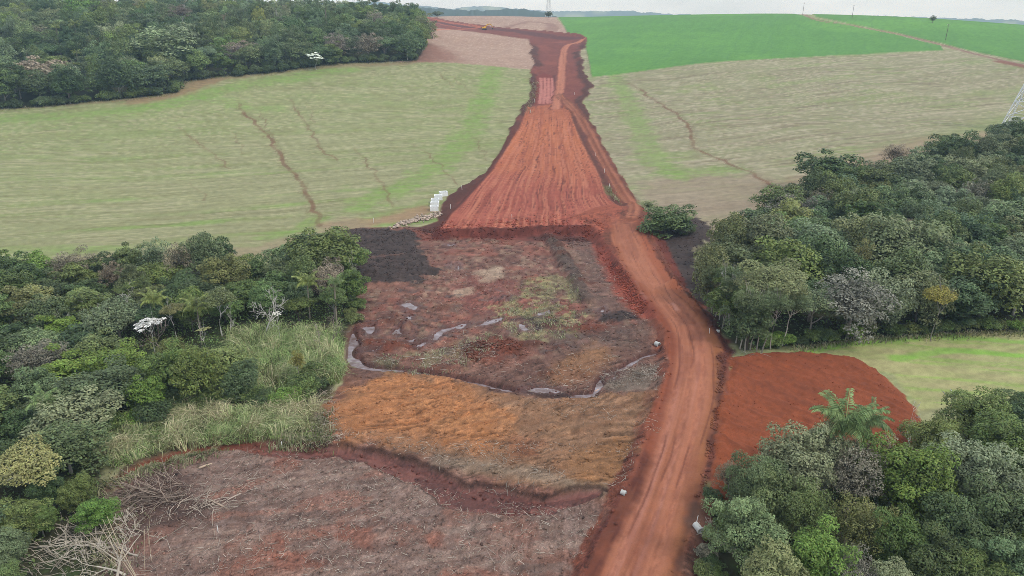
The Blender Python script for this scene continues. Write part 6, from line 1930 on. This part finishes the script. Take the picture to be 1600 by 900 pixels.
# ------------------------------------------------------------------ excavator on the ridge
def box_v(x0, x1, y0, y1, z0, z1, top=0.0):
    return [(x0, y0, z0), (x1, y0, z0), (x1, y1, z0), (x0, y1, z0), (x0 + top, y0 + top, z1), (x1 - top, y0 + top, z1), (x1 - top, y1 - top, z1), (x0 + top, y1 - top, z1)]
BOXF = [(3, 2, 1, 0), (4, 5, 6, 7), (0, 1, 5, 4), (1, 2, 6, 5), (2, 3, 7, 6), (3, 0, 4, 7)]
def excavator():
    p = land([757], [46.5])[0]
    z = float(ground_z(p[0], p[1])[0])
    root = link('excavator', None, None, (p[0], p[1], z), label='yellow tracked excavator working on the dark soil of the ridge', category='excavator')
    for s_ in (-1, 1):
        g_ = [(-2.1, 0.35), (-1.6, 0.0), (1.6, 0.0), (2.1, 0.35), (2.0, 0.75), (1.6, 0.95), (-1.6, 0.95), (-2.0, 0.75)]
        V = [(x, s_ * 1.15 - 0.3, zz) for x, zz in g_] + [(x, s_ * 1.15 + 0.3, zz) for x, zz in g_]
        n = len(g_)
        bm_obj('track', V, [tuple(range(n)), tuple(range(2 * n - 1, n - 1, -1))] + [(i, i + n, (i + 1) % n + n, (i + 1) % n) for i in range(n)], M_DARK, root)
    bm_obj('turntable', box_v(-0.9, 0.9, -0.85, 0.85, 0.9, 1.15), BOXF, M_DARK, root)
    body = bm_obj('body', box_v(-2.5, 1.0, -1.35, 1.35, 1.15, 2.3, 0.12), BOXF, M_YELLOW, root)
    bm_obj('counterweight', box_v(-2.9, -2.45, -1.3, 1.3, 1.2, 2.1, 0.1), BOXF, M_DARK, body)
    cab = bm_obj('cab', box_v(0.0, 1.6, 0.25, 1.35, 1.16, 3.0, 0.12), BOXF, M_YELLOW, root)
    bm_obj('window', box_v(0.2, 1.62, 0.36, 1.38, 2.0, 2.8, 0.08), BOXF, M_GLASS, cab)
    def arm(name, pts, w):
        g_ = Geo()
        g_.tube(pts, w, 4, 0.5)
        return link(name, g_.mesh(name, M_YELLOW), root)
    arm('boom', [(0.6, -0.3, 1.9), (2.4, -0.3, 4.1), (4.2, -0.3, 4.5), (5.6, -0.3, 4.0)], [0.34, 0.42, 0.36, 0.26])
    arm('dipper_arm', [(5.2, -0.3, 4.4), (6.4, -0.3, 2.9), (7.0, -0.3, 1.7)], [0.26, 0.22, 0.15])
    bm_obj('bucket', [(6.6, -0.9, 1.7), (7.4, -0.9, 1.5), (7.2, -0.9, 0.6), (6.3, -0.9, 0.8), (6.6, 0.3, 1.7), (7.4, 0.3, 1.5), (7.2, 0.3, 0.6), (6.3, 0.3, 0.8)], [(0, 1, 2, 3), (7, 6, 5, 4), (0, 4, 5, 1), (1, 5, 6, 2), (2, 6, 7, 3), (3, 7, 4, 0)], M_DARK, root)
    root.rotation_euler = (0, 0, 0.15)
    root.scale = (1.1, 1.1, 1.1)
excavator()

# ------------------------------------------------------------------ pylons and poles
def pylon(x, y, h, base, label, rz=0.0, w=0.09, levels=9):
    z = float(base_z([x], [y])[0])
    root = link('lattice_pylon', None, None, (x, y, z), label=label, category='pylon', group='steel lattice pylons')
    root.rotation_euler = (0, 0, rz)
    def half(t):
        return np.interp(t, [0, 0.62, 0.95, 1.0], [base, base * 0.16, base * 0.10, 0.1])
    cor = [(-1, -1), (1, -1), (1, 1), (-1, 1)]
    lv = [0, 0.13, 0.26, 0.37, 0.47, 0.55, 0.62, 0.7, 0.78, 0.86, 0.95]
    for sx, sy in cor:
        g_ = Geo()
        g_.tube([(sx * half(t), sy * half(t), t * h - (0.3 if t == 0 else 0)) for t in lv], [w * 1.3] * len(lv), 4, 0.5)
        link('leg', g_.mesh('leg', M_STEEL), root)
    for k in range(len(lv) - 1):
        g_ = Geo()
        a0, a1 = half(lv[k]), half(lv[k + 1])
        z0, z1 = lv[k] * h, lv[k + 1] * h
        for i in range(4):
            (ax, ay), (bx, by) = cor[i], cor[(i + 1) % 4]
            A0, B0 = np.array([ax * a0, ay * a0, z0]), np.array([bx * a0, by * a0, z0])
            A1, B1 = np.array([ax * a1, ay * a1, z1]), np.array([bx * a1, by * a1, z1])
            if k == 0:
                m = (A1 + B1) / 2
                g_.tube([A0, m], [w * 0.8, w * 0.8], 4); g_.tube([B0, m], [w * 0.8, w * 0.8], 4)
                g_.tube([A0 + (A1 - A0) * 0.5, A0 + (m - A0) * 0.5], [w * 0.6] * 2, 4); g_.tube([B0 + (B1 - B0) * 0.5, B0 + (m - B0) * 0.5], [w * 0.6] * 2, 4)
            else:
                g_.tube([A0, B1], [w * 0.7, w * 0.7], 4); g_.tube([B0, A1], [w * 0.7, w * 0.7], 4)
            g_.tube([A1, B1], [w * 0.7, w * 0.7], 4)
        link('bracing', g_.mesh('bracing', M_STEEL), root)
    for t in (0.66, 0.78, 0.9):
        g_ = Geo()
        a_ = half(t)
        L = base * 0.16 + h * 0.11
        for s_ in (-1, 1):
            for yy in (-1, 1):
                g_.tube([(s_ * a_, yy * a_, t * h), (s_ * L, 0, t * h + 0.2)], [w * 0.8, w * 0.5], 4)
                g_.tube([(s_ * a_, yy * a_, t * h + h * 0.04), (s_ * L, 0, t * h + 0.2)], [w * 0.8, w * 0.5], 4)
        link('crossarm', g_.mesh('crossarm', M_STEEL), root)
p_ = land([1600], [204])[0]
pylon(p_[0], p_[1], 46, 7.6, 'galvanised steel lattice pylon standing at the field edge behind the wood', math.pi / 4, 0.2)
x_, y_, z_ = at_y(857, 30, 905)
pylon(x_, y_, 44, 3.2, 'slim distant pylon on the skyline above the ploughed field', 0.3, 0.16)
x_, y_, z_ = at_y(555, 30, 960)
pylon(x_, y_, 50, 3.2, 'distant pylon tip showing over the hill wood', 0.3, 0.16)
def pole(px, py, h, label):
    p = land([px], [py])[0]
    z = float(ground_z(p[0], p[1])[0])
    root = link('utility_pole', None, None, (p[0], p[1], z), label=label, category='pole', group='utility poles on the crop hill')
    g_ = Geo(); g_.tube([(0, 0, -0.5), (0, 0, h * 0.5), (0, 0, h)], [0.2, 0.17, 0.13], 8, 0.5)
    link('shaft', g_.mesh('shaft', M_WOODP, True), root)
    g_ = Geo(); g_.tube([(-1.1, 0, h - 0.6), (1.1, 0, h - 0.6)], [0.09, 0.09], 4)
    link('crossarm', g_.mesh('crossarm', M_WOODP), root)
    for s_ in (-1, 0, 1):
        g_ = Geo(); g_.tube([(s_, 0, h - 0.52), (s_, 0, h - 0.4), (s_, 0, h - 0.2)], [0.05, 0.09, 0.04], 6)
        link('insulator', g_.mesh('insulator', M_WHITE), root)
pole(1254, 24, 11.5, 'wooden utility pole where the farm track meets the skyline')
pole(1331, 29.5, 11, 'wooden utility pole in the far crop just below the skyline')
pole(1477, 64, 11, 'wooden utility pole standing beside the farm track')
